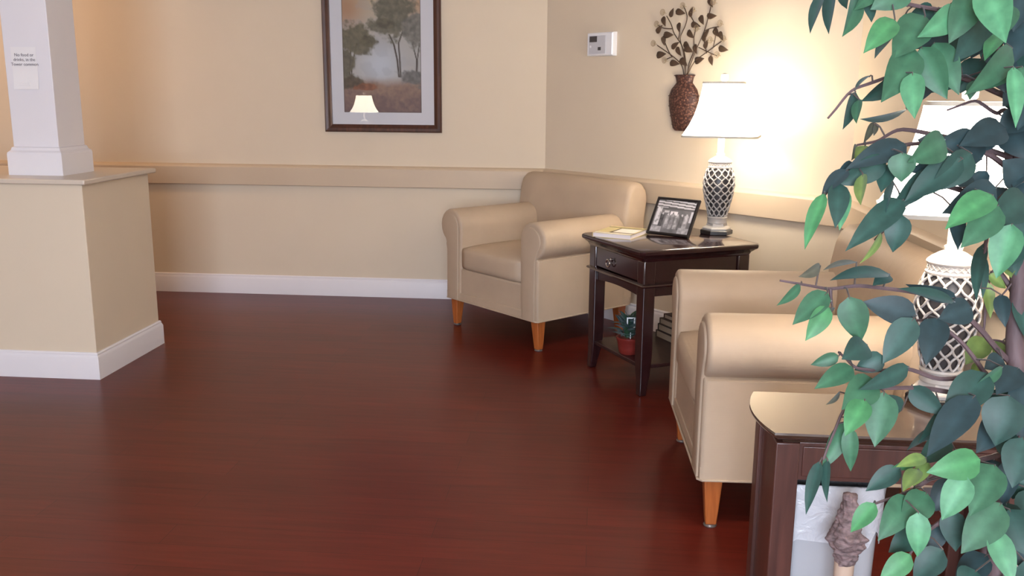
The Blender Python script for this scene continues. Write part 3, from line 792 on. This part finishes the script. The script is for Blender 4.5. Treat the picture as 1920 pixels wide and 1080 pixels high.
lp = at_z(1343, 438, T1Z); lamp.location = (lp.x, lp.y, T1Z); lamp.rotation_euler.z = R(-13)
tag(lamp, 'lit table lamp with white lattice body on the dark espresso table', 'lamp', 'lattice table lamps')
T2Z = .585
lamp2 = copy_tree(lamp)
lp2 = at_z(1757, 752, T2Z); lamp2.location = (lp2.x, lp2.y, T2Z); lamp2.rotation_euler.z = R(-14)
tag(lamp2, 'lit table lamp with white lattice body half hidden behind the tree leaves', 'lamp', 'lattice table lamps')

def mirrored(x, y, Y):
    P = at_y(x, y, YB-.0125); d = P-CAM; return P + Vector((d.x, -d.y, d.z))*((P.y-Y)/d.y)
# ------------------------------------------------------------------ things on the lower shelf
SZ = .140
sp_ = at_z(1178, 662, SZ)
sp_ = Vector((sp_.x, sp_.y, SZ))
pp_ = tag(empty('potted_plant', sp_), 'small dark leafy plant in a red pot on the lower shelf', 'plant')
m_red = mat('red_glazed_pot', srgb(122, 44, 38), .35, .12, 20, coat=.3)
MB().lathe([(.026, 0), (.030, .004), (.033, .02), (.038, .045), (.040, .048), (.040, .054), (.035, .055), (.033, .048)], 24).build('pot', m_red, pp_)
mb = MB(); rr_ = random.Random(5)
for k in range(90):
    a = rr_.uniform(0, 6.28); e = rr_.uniform(.1, 1.3); L = rr_.uniform(.03, .055)
    c = Vector((0, 0, .05+rr_.uniform(.0, .055))) + Vector((math.cos(a), math.sin(a), 0))*rr_.uniform(0, .018)
    tdir = Vector((math.cos(a)*math.cos(e), math.sin(a)*math.cos(e), math.sin(e)))
    g = rr_.choice((srgb(34, 58, 44), srgb(44, 66, 66), srgb(40, 70, 46)))
    flat_leaf(mb, c, c+tdir*L, .024, Vector((0, 0, 1)), g, N=5)
mb.build('foliage', m_leaf, pp_)
# little white tag standing in the plant
m_tagm = mat('white_plastic_tag', srgb(226, 230, 232), .4, .02)
mb = MB(); q = Vector((.004, -.022, .105))
for lo, hi in (((-.013, -.016), (.013, -.012)), ((-.013, .012), (.013, .016)), ((-.013, -.012), (-.009, .012)), ((.009, -.012), (.013, .012))):
    mb.box((q.x+lo[0], q.y, q.z+lo[1]), (q.x+hi[0], q.y+.003, q.z+hi[1]))
mb.box((q.x-.001, q.y+.001, .045), (q.x+.001, q.y+.003, q.z-.014))
mb.build('plant_tag', m_tagm, pp_, smooth=False)
pp_.scale = (1.45, 1.45, 1.45)
# stack of old books
bs = at_z(1273, 651, SZ)
m_bc = [mat('book_cloth_brown', srgb(58, 44, 38), .6, .1), mat('book_cloth_black', srgb(36, 30, 30), .6, .1), mat('book_cloth_olive', srgb(70, 58, 46), .6, .1), mat('book_cloth_maroon', srgb(60, 32, 32), .6, .1)]
m_pg = mat('aged_page_edges', srgb(148, 132, 114), .8, .08, 60, stretch=(1, 1, 14))
zz = SZ
BL = ['dark bound old book at the bottom of the shelf stack', 'dark bound old book second from the bottom of the shelf stack', 'dark bound old book second from the top of the shelf stack', 'smallest dark book on top of the shelf stack']
xw = Vector((math.cos(rz1), math.sin(rz1), 0)); yw = Vector((-xw.y, xw.x, 0))
for k, (h_, dx, L, Wd) in enumerate(((.036, 0, .16, .21), (.034, .004, .155, .20), (.030, .006, .15, .19), (.024, .016, .13, .17))):
    b = bs + yw*(.0)
    o = tag(empty('old_book', (b.x+dx*.9, b.y+dx*.3, zz), rz1+math.pi/2), BL[k], 'book', 'old books on the lower shelf')
    # local x along table depth, y towards the drawer side
    MB().box((.004, .004-Wd*0, .003), (L, Wd-.004, h_-.003)).build('pages', m_pg, o, smooth=False)
    mb = MB(); mb.box((0, 0, 0), (L+.003, Wd, .003)); mb.box((0, 0, h_-.003), (L+.003, Wd, h_)); mb.box((0, Wd-.003, .003), (L+.003, Wd, h_-.003))
    mb.build('cover', m_bc[k], o, smooth=False)
    zz += h_+.0003

# ------------------------------------------------------------------ narrow bow-ended table (front right)
TX0, TX1, TY0, TY1 = .392, .945, 1.925, 2.212
t2 = tag(empty('bow_end_table', (TX0, TY0, 0)), 'narrow brown mahogany side table with bowed end, waste bin below it', 'side table')
tl, td = TX1-TX0, TY1-TY0
def bow(o, z):
    pts = [(tl-o, o, z), (tl-o, td-o, z)]
    for k in range(13):
        s = 1-k/12; y = o+(td-2*o)*s
        pts.append((.008+o-.036*4*s*(1-s)*.75, y, z))
    return [Vector(p) for p in pts]
MB().loft([bow(.024, .557), bow(.022, .561), bow(.010, .567), bow(.002, .575), bow(0, .580), bow(.001, T2Z)]).build('table_top', m_maht, t2, angle=30)
lw = .052; ins_ = .016
for nm, lx, ly in (('leg', ins_, ins_), ('leg', ins_, td-ins_-lw), ('leg', tl-ins_-lw, ins_), ('leg', tl-ins_-lw, td-ins_-lw)):
    MB().box((lx, ly, 0), (lx+lw, ly+lw, .557)).build(nm, m_mah, t2, bevel=.003)
MB().box((ins_+lw, ins_+.010, .468), (tl-ins_-lw, ins_+.028, .557)).build('apron', m_mah, t2, bevel=.002)
MB().box((ins_+lw, td-ins_-.028, .468), (tl-ins_-lw, td-ins_-.010, .557)).build('apron', m_mah, t2, bevel=.002)
for lx in (ins_+.008, tl-ins_-.026): MB().box((lx, ins_+lw, .02), (lx+.018, td-ins_-lw, .557)).build('side_panel', m_mah, t2, bevel=.002)
bp_ = [(ins_-.012, .53)]
MB().box((ins_+.06, ins_+.006, .478), (tl-ins_-.06, ins_+.010, .548)).build('drawer_front', m_mah, t2, bevel=.002)

# the same table and lamp stand behind the photographer and show in the picture glass
mp_ = mirrored(683, 211, -1.5)
LZ = mp_.z-.461
t3 = copy_tree(t2); t3.location = (mp_.x-.28, mp_.y-.14, 0); t3.scale = (1, 1, LZ/T2Z)
tag(t3, 'side table whose lamp is mirrored in the picture glass', 'side table')
lamp3 = copy_tree(lamp); lamp3.location = (mp_.x, mp_.y, LZ); lamp3.rotation_euler.z = R(10)
tag(lamp3, 'table lamp seen only as a warm reflection in the picture glass', 'lamp', 'lattice table lamps')

# waste bin with a clear liner, under the table
bc = Vector((at_y(1571, 900, 1.985).x, 2.062, 0))
wb = tag(empty('waste_bin', bc), 'pale plastic waste bin with clear liner under the bow-ended table', 'waste bin')
BH = .436
def rrect(hx, hy, z, r=.03, n=6):
    out = []
    for cx_, cy2, a0_ in ((hx-r, hy-r, 0), (-hx+r, hy-r, 90), (-hx+r, -hy+r, 180), (hx-r, -hy+r, 270)):
        for k in range(n): a = R(a0_+90*k/(n-1)); out.append(Vector((cx_+r*math.cos(a), cy2+r*math.sin(a), z)))
    return out
rg = [rrect(.097, .066, 0), rrect(.099, .068, .01), rrect(.105, .078, BH-.01), rrect(.107, .081, BH-.005), rrect(.107, .081, BH), rrect(.103, .077, BH), rrect(.095, .064, .006)]
MB().loft(rg).build('bin_body', m_bin, wb, angle=50)
mb = MB(); rg = []
rb = random.Random(8)
for k, (e, z) in enumerate(((.003, BH-.135), (.0035, BH-.07), (.004, BH-.02), (.0045, BH+.006), (.001, BH+.009), (-.004, BH+.002), (-.008, BH-.05), (-.010, BH-.10))):
    rg.append([p+Vector((0, 0, (.026*math.sin(p.x*75+1)+.014*math.sin(p.x*160+p.y*90)+rb.uniform(-.006, .006)) if k in (0, 7) else rb.uniform(-.002, .002))) + Vector((p.x, p.y, 0)).normalized()*rb.uniform(0, .002) for p in rrect(.107+e-.006*(BH-z)*2, .081+e-.006*(BH-z)*2, z, .032, 10)])
mb.loft(rg, caps=False).build('liner', m_bag, wb, angle=80)

# knotted brown stick on a pale post in front of the bin
kx = at_y(1588, 1000, 1.885)
ks = tag(empty('knotted_post', (kx.x, 1.885, 0)), 'wrinkled brown knot on a pale post in front of the waste bin', 'post')
zt, zk = at_y(1600, 925, 1.885).z, at_y(1590, 1056, 1.885).z
m_pale = mat('pale_peeled_wood', srgb(206, 180, 160), .55, .05, 20, stretch=(1,1,.3))
MB().lathe([(.022, 0), (.023, .01), (.021, .1), (.0205, zk*.9), (.021, zk+.004)], 20).build('post', m_pale, ks)
m_knot = mat('wrinkled_brown_bark', srgb(132, 112, 112), .8, .5, 60, 1., 70, stretch=(.7, .7, 2.2))
mb = MB(); rg = []; hh = zt-zk
for i in range(61):
    s = i/60; z = zk+hh*s
    r = .021+.017*math.exp(-((s-.36)/.17)**2) - .007*sm(.6, .95, s)
    if i == 0: r = .012
    if i == 60: r = .004
    rg.append([Vector((math.cos(a)*rr2, math.sin(a)*rr2, z)) for k in range(44) for a in (2*math.pi*k/44,) for rr2 in (r*(1+.30*noise.noise(Vector((math.cos(a)*1.3, math.sin(a)*1.3, z*26)))+.26*noise.noise(Vector((math.cos(a)*3.2, math.sin(a)*3.2, z*95)))+.06*math.sin(z*260+2*a)),)])
mb.loft(rg).build('knot', m_knot, ks, angle=80)

# ------------------------------------------------------------------ artificial ficus tree
TD0 = 1.30
tp_ = at_d(1878, 1010, TD0)
fic = tag(empty('ficus_tree', (tp_.x, tp_.y, 0)), 'artificial ficus tree with drooping green leaves before the right wall', 'potted tree')
FO = Vector((tp_.x, tp_.y, 0))
def fp(x, y, d): return at_d(x, y, d)-FO
m_pot = mat('dark_wicker_pot', srgb(70, 52, 44), .7, .2, 40, .6, 60)
m_moss = mat('dried_moss', srgb(78, 72, 48), .9, .3, 50, .8, 70)
MB().lathe([(.12, 0), (.13, .01), (.155, .26), (.165, .27), (.165, .29), (.15, .29), (.145, .25)], 32).build('pot', m_pot, fic)
MB().lathe([(.146, .24), (.12, .262), (.06, .272), (.01, .275)], 32).build('moss', m_moss, fic)
def smooth_path(pts, n=6, it=3):
    out = []
    for a, b in zip(pts, pts[1:]):
        for k in range(n): out.append(a.lerp(b, k/n))
    out.append(pts[-1])
    for _ in range(it): out = [out[0]]+[(out[i-1]+out[i]*2+out[i+1])/4 for i in range(1, len(out)-1)]+[out[-1]]
    return out
def wob(pts, amt, s):
    return [p+Vector((noise.noise(p*25+Vector((s,0,0))), noise.noise(p*25+Vector((0,s,0))), 0))*amt for p in pts]
tr_pts = smooth_path([Vector((0, 0, .25)), fp(1872, 1090, 1.30), fp(1868, 980, 1.30), fp(1888, 850, 1.30), fp(1904, 720, 1.30), fp(1909, 560, 1.30), fp(1910, 420, 1.30), fp(1916, 200, 1.31), fp(1925, -60, 1.32), fp(1930, -260, 1.33)])
n_ = len(tr_pts)
MB().tube(wob(tr_pts, .004, 1), [.0150-.006*i/n_ for i in range(n_)], 12).build('trunk', m_bark, fic)
t2_pts = smooth_path([Vector((-.05, .01, .25)), fp(1846, 1095, 1.31), fp(1850, 980, 1.31), fp(1872, 900, 1.31), fp(1886, 820, 1.315)])
MB().tube(wob(t2_pts, .003, 5), .0085, 10).build('trunk', m_bark, fic)
TONE = {'d': srgb(38, 72, 64), 'n': srgb(36, 58, 62), 'm': srgb(54, 100, 72), 'l': srgb(80, 140, 100), 'g': srgb(66, 128, 80), 'o': srgb(112, 136, 70), 'b': srgb(84, 84, 70)}  # fresh and dark leaf greens; lit and backlit look is also painted into them
BR = [  # twig centre lines: (x, y, forward distance) from the trunk outwards
 [(1914,150,1.31),(1850,60,1.27),(1780,22,1.25),(1700,8,1.23),(1610,-25,1.22),(1540,-30,1.22)],
 [(1906,190,1.31),(1820,150,1.27),(1730,128,1.25),(1652,148,1.24),(1598,168,1.24),(1551,222,1.24)],
 [(1912,225,1.31),(1880,205,1.30),(1866,214,1.30),(1832,186,1.31),(1776,207,1.32)],
 [(1909,330,1.31),(1850,285,1.28),(1770,268,1.25),(1700,270,1.22),(1620,300,1.21),(1562,345,1.21),(1540,372,1.21)],
 [(1910,300,1.31),(1800,262,1.30),(1690,240,1.30),(1648,264,1.30),(1606,272,1.30)],
 [(1909,420,1.31),(1850,372,1.27),(1765,345,1.25),(1700,380,1.23),(1662,425,1.22),(1640,450,1.22)],
 [(1909,450,1.31),(1890,395,1.29),(1862,405,1.27),(1850,455,1.26),(1838,540,1.26)],
 [(1904,690,1.31),(1830,610,1.27),(1780,562,1.25),(1700,545,1.23),(1610,535,1.21),(1555,543,1.21),(1500,533,1.20),(1464,526,1.20)],
 [(1900,725,1.31),(1852,706,1.28),(1800,640,1.26),(1755,600,1.25),(1700,600,1.24)],
 [(1898,735,1.31),(1840,705,1.27),(1760,712,1.25),(1700,690,1.23),(1640,695,1.21),(1600,690,1.21),(1573,660,1.20)],
 [(1892,760,1.31),(1830,745,1.26),(1740,728,1.23),(1655,726,1.20),(1605,738,1.19),(1575,780,1.19),(1545,862,1.19)],
 [(1886,850,1.31),(1838,862,1.26),(1760,885,1.24),(1715,918,1.22),(1680,930,1.21),(1640,946,1.20)],
 [(1880,900,1.31),(1830,930,1.26),(1780,965,1.24),(1735,1000,1.22),(1700,1050,1.21)],
 [(1872,950,1.31),(1885,985,1.27),(1880,1040,1.25)],
 [(1906,540,1.31),(1908,518,1.30),(1878,555,1.30)],
 [(1909,560,1.31),(1870,500,1.31),(1850,530,1.32),(1845,620,1.33)],
 [(1915,100,1.31),(1900,10,1.27),(1850,-30,1.25)],
 [(1904,660,1.31),(1880,640,1.33),(1850,636,1.35)],
 [(1905,780,1.31),(1912,830,1.26),(1905,900,1.25)],
 [(1556,541,1.21),(1560,576,1.21)],
 [(1700,12,1.23),(1720,-20,1.22)],
]
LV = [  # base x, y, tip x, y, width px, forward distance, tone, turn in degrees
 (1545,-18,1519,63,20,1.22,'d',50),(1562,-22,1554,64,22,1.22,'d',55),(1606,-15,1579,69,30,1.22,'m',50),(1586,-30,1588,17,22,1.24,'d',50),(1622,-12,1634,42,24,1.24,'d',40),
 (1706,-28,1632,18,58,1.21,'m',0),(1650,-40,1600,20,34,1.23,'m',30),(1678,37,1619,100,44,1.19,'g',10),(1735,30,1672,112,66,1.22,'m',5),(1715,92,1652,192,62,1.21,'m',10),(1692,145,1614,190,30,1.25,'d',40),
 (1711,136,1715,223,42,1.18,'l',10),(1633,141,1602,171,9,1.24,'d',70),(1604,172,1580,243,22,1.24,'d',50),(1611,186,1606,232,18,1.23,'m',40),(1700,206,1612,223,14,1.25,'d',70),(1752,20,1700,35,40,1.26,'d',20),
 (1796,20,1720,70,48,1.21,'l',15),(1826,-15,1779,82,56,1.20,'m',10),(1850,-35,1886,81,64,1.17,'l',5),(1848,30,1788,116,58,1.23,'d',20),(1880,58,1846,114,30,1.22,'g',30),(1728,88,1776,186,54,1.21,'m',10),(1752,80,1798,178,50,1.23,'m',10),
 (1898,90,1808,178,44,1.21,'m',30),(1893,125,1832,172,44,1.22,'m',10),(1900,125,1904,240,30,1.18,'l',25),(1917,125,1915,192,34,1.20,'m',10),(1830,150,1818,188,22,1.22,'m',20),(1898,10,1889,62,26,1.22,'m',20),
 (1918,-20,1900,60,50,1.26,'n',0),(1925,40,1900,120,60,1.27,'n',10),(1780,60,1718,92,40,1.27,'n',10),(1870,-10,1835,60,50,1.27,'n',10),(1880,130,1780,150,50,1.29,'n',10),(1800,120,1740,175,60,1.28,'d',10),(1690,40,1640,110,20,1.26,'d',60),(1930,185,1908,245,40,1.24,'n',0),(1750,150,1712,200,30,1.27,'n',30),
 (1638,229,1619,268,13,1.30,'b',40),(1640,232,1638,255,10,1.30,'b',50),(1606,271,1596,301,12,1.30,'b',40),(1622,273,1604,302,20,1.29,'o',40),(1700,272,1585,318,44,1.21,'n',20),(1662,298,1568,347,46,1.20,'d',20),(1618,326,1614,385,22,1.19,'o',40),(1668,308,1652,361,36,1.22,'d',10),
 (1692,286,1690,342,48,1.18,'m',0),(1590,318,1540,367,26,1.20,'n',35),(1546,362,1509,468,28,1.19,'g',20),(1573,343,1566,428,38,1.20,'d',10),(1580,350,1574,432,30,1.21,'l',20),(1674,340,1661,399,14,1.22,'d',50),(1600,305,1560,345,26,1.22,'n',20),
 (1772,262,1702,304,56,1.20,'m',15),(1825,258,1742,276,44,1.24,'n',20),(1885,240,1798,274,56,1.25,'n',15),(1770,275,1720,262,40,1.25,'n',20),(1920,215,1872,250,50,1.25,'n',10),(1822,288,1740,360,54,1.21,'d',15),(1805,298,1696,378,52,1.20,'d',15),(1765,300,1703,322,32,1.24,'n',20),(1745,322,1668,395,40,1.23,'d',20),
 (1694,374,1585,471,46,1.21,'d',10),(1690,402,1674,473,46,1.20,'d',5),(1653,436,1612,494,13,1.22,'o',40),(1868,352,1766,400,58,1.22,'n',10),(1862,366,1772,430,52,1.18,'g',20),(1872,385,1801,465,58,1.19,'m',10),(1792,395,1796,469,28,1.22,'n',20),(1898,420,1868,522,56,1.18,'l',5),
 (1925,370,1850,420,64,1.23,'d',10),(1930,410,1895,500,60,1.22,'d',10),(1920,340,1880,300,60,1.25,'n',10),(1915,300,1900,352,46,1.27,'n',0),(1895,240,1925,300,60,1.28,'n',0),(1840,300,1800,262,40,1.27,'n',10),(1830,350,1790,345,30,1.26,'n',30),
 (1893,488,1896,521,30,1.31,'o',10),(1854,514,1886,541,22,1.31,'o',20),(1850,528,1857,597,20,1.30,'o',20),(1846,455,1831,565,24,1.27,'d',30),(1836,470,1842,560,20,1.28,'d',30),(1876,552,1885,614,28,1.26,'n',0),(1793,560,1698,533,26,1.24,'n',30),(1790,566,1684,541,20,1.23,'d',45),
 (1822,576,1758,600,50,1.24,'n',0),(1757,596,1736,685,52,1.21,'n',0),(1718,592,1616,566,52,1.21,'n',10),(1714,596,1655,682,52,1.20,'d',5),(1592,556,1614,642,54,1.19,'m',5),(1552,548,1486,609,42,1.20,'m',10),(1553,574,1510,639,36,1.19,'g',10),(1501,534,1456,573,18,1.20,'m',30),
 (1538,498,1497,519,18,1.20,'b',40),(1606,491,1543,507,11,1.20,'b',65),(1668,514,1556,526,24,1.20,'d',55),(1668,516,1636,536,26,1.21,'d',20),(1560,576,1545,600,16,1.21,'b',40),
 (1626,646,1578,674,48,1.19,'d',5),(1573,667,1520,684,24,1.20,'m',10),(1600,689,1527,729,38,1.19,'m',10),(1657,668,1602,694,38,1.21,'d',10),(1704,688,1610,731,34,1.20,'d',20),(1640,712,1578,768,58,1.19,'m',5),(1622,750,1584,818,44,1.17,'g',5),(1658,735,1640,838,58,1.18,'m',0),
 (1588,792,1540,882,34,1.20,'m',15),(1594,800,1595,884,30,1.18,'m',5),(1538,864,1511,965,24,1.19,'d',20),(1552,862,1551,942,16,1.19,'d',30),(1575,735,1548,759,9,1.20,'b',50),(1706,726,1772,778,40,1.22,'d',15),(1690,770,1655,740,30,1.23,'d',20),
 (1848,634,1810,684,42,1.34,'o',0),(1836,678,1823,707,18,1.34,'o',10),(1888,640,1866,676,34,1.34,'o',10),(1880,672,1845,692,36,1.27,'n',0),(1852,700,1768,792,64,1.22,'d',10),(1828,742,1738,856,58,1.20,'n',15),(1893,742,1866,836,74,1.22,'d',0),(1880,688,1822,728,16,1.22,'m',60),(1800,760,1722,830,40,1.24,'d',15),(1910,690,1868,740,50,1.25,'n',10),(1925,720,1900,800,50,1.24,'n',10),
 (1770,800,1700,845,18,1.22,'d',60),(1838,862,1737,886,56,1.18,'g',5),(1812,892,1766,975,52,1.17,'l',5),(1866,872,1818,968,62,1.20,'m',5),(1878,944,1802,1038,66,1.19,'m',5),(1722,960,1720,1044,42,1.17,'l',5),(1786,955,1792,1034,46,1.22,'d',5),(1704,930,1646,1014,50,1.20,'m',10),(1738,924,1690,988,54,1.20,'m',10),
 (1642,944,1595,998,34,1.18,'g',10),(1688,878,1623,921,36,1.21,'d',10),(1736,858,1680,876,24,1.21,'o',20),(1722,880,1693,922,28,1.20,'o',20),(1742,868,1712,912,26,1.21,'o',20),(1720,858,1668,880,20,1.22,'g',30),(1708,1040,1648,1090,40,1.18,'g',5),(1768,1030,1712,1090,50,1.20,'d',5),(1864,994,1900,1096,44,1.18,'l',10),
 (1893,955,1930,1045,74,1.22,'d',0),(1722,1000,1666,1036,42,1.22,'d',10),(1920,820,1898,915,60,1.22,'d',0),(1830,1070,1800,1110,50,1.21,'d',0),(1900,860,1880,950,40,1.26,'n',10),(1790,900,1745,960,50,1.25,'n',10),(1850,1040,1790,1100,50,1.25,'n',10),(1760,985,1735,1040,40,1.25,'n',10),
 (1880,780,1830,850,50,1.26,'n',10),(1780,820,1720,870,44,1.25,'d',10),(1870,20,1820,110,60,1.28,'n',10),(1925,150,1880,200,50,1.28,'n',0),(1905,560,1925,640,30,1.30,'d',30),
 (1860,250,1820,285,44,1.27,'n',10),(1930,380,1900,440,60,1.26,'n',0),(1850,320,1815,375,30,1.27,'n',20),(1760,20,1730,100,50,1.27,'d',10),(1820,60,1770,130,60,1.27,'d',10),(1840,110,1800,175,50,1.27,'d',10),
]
STALK = srgb(86, 72, 66)
rx = random.Random(21)                       # inner leaves close to the trunk
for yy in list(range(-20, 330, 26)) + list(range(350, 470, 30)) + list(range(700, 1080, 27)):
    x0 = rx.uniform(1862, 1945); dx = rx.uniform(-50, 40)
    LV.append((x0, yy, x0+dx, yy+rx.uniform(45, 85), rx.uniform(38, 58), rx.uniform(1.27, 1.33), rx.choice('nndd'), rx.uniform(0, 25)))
rl = random.Random(11)
br_paths = []; bmeshes = []
for i, b in enumerate(BR):
    P = wob(smooth_path([fp(*q) for q in b], 6, 2), .0035, i)
    br_paths.append(P)
    n = len(P); r0 = .0042 if len(b) > 3 else .0026
    o = MB().tube(P, [r0*(1-.65*k/n) for k in range(n)], 6).build('branch', m_bark, fic)
    bmeshes.append((o, MB(), MB()))
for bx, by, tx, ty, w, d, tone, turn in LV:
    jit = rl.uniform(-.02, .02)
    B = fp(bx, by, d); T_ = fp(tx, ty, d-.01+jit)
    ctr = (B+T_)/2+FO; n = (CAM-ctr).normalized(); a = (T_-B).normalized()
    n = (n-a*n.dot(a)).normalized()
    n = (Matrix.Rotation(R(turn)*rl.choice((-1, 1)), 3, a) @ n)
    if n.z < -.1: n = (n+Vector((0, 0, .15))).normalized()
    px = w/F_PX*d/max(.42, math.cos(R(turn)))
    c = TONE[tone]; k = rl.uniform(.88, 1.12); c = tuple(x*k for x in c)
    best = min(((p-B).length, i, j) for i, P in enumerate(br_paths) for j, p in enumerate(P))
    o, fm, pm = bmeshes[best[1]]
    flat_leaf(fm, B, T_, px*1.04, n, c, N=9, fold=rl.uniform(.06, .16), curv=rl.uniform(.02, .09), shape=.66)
    # midrib
    L = (T_-B).length
    # leaf stalk back to its twig
    q = br_paths[best[1]][best[2]]
    if best[0] > .002:
        mid = (B+q)/2+Vector((0, 0, .004))
        k0 = len(fm.v); fm.tube([q, mid, B, B+a*.12*L], [.0013, .0012, .0011, .0006], 5)
        for k in range(k0, len(fm.v)): fm.c[k] = STALK
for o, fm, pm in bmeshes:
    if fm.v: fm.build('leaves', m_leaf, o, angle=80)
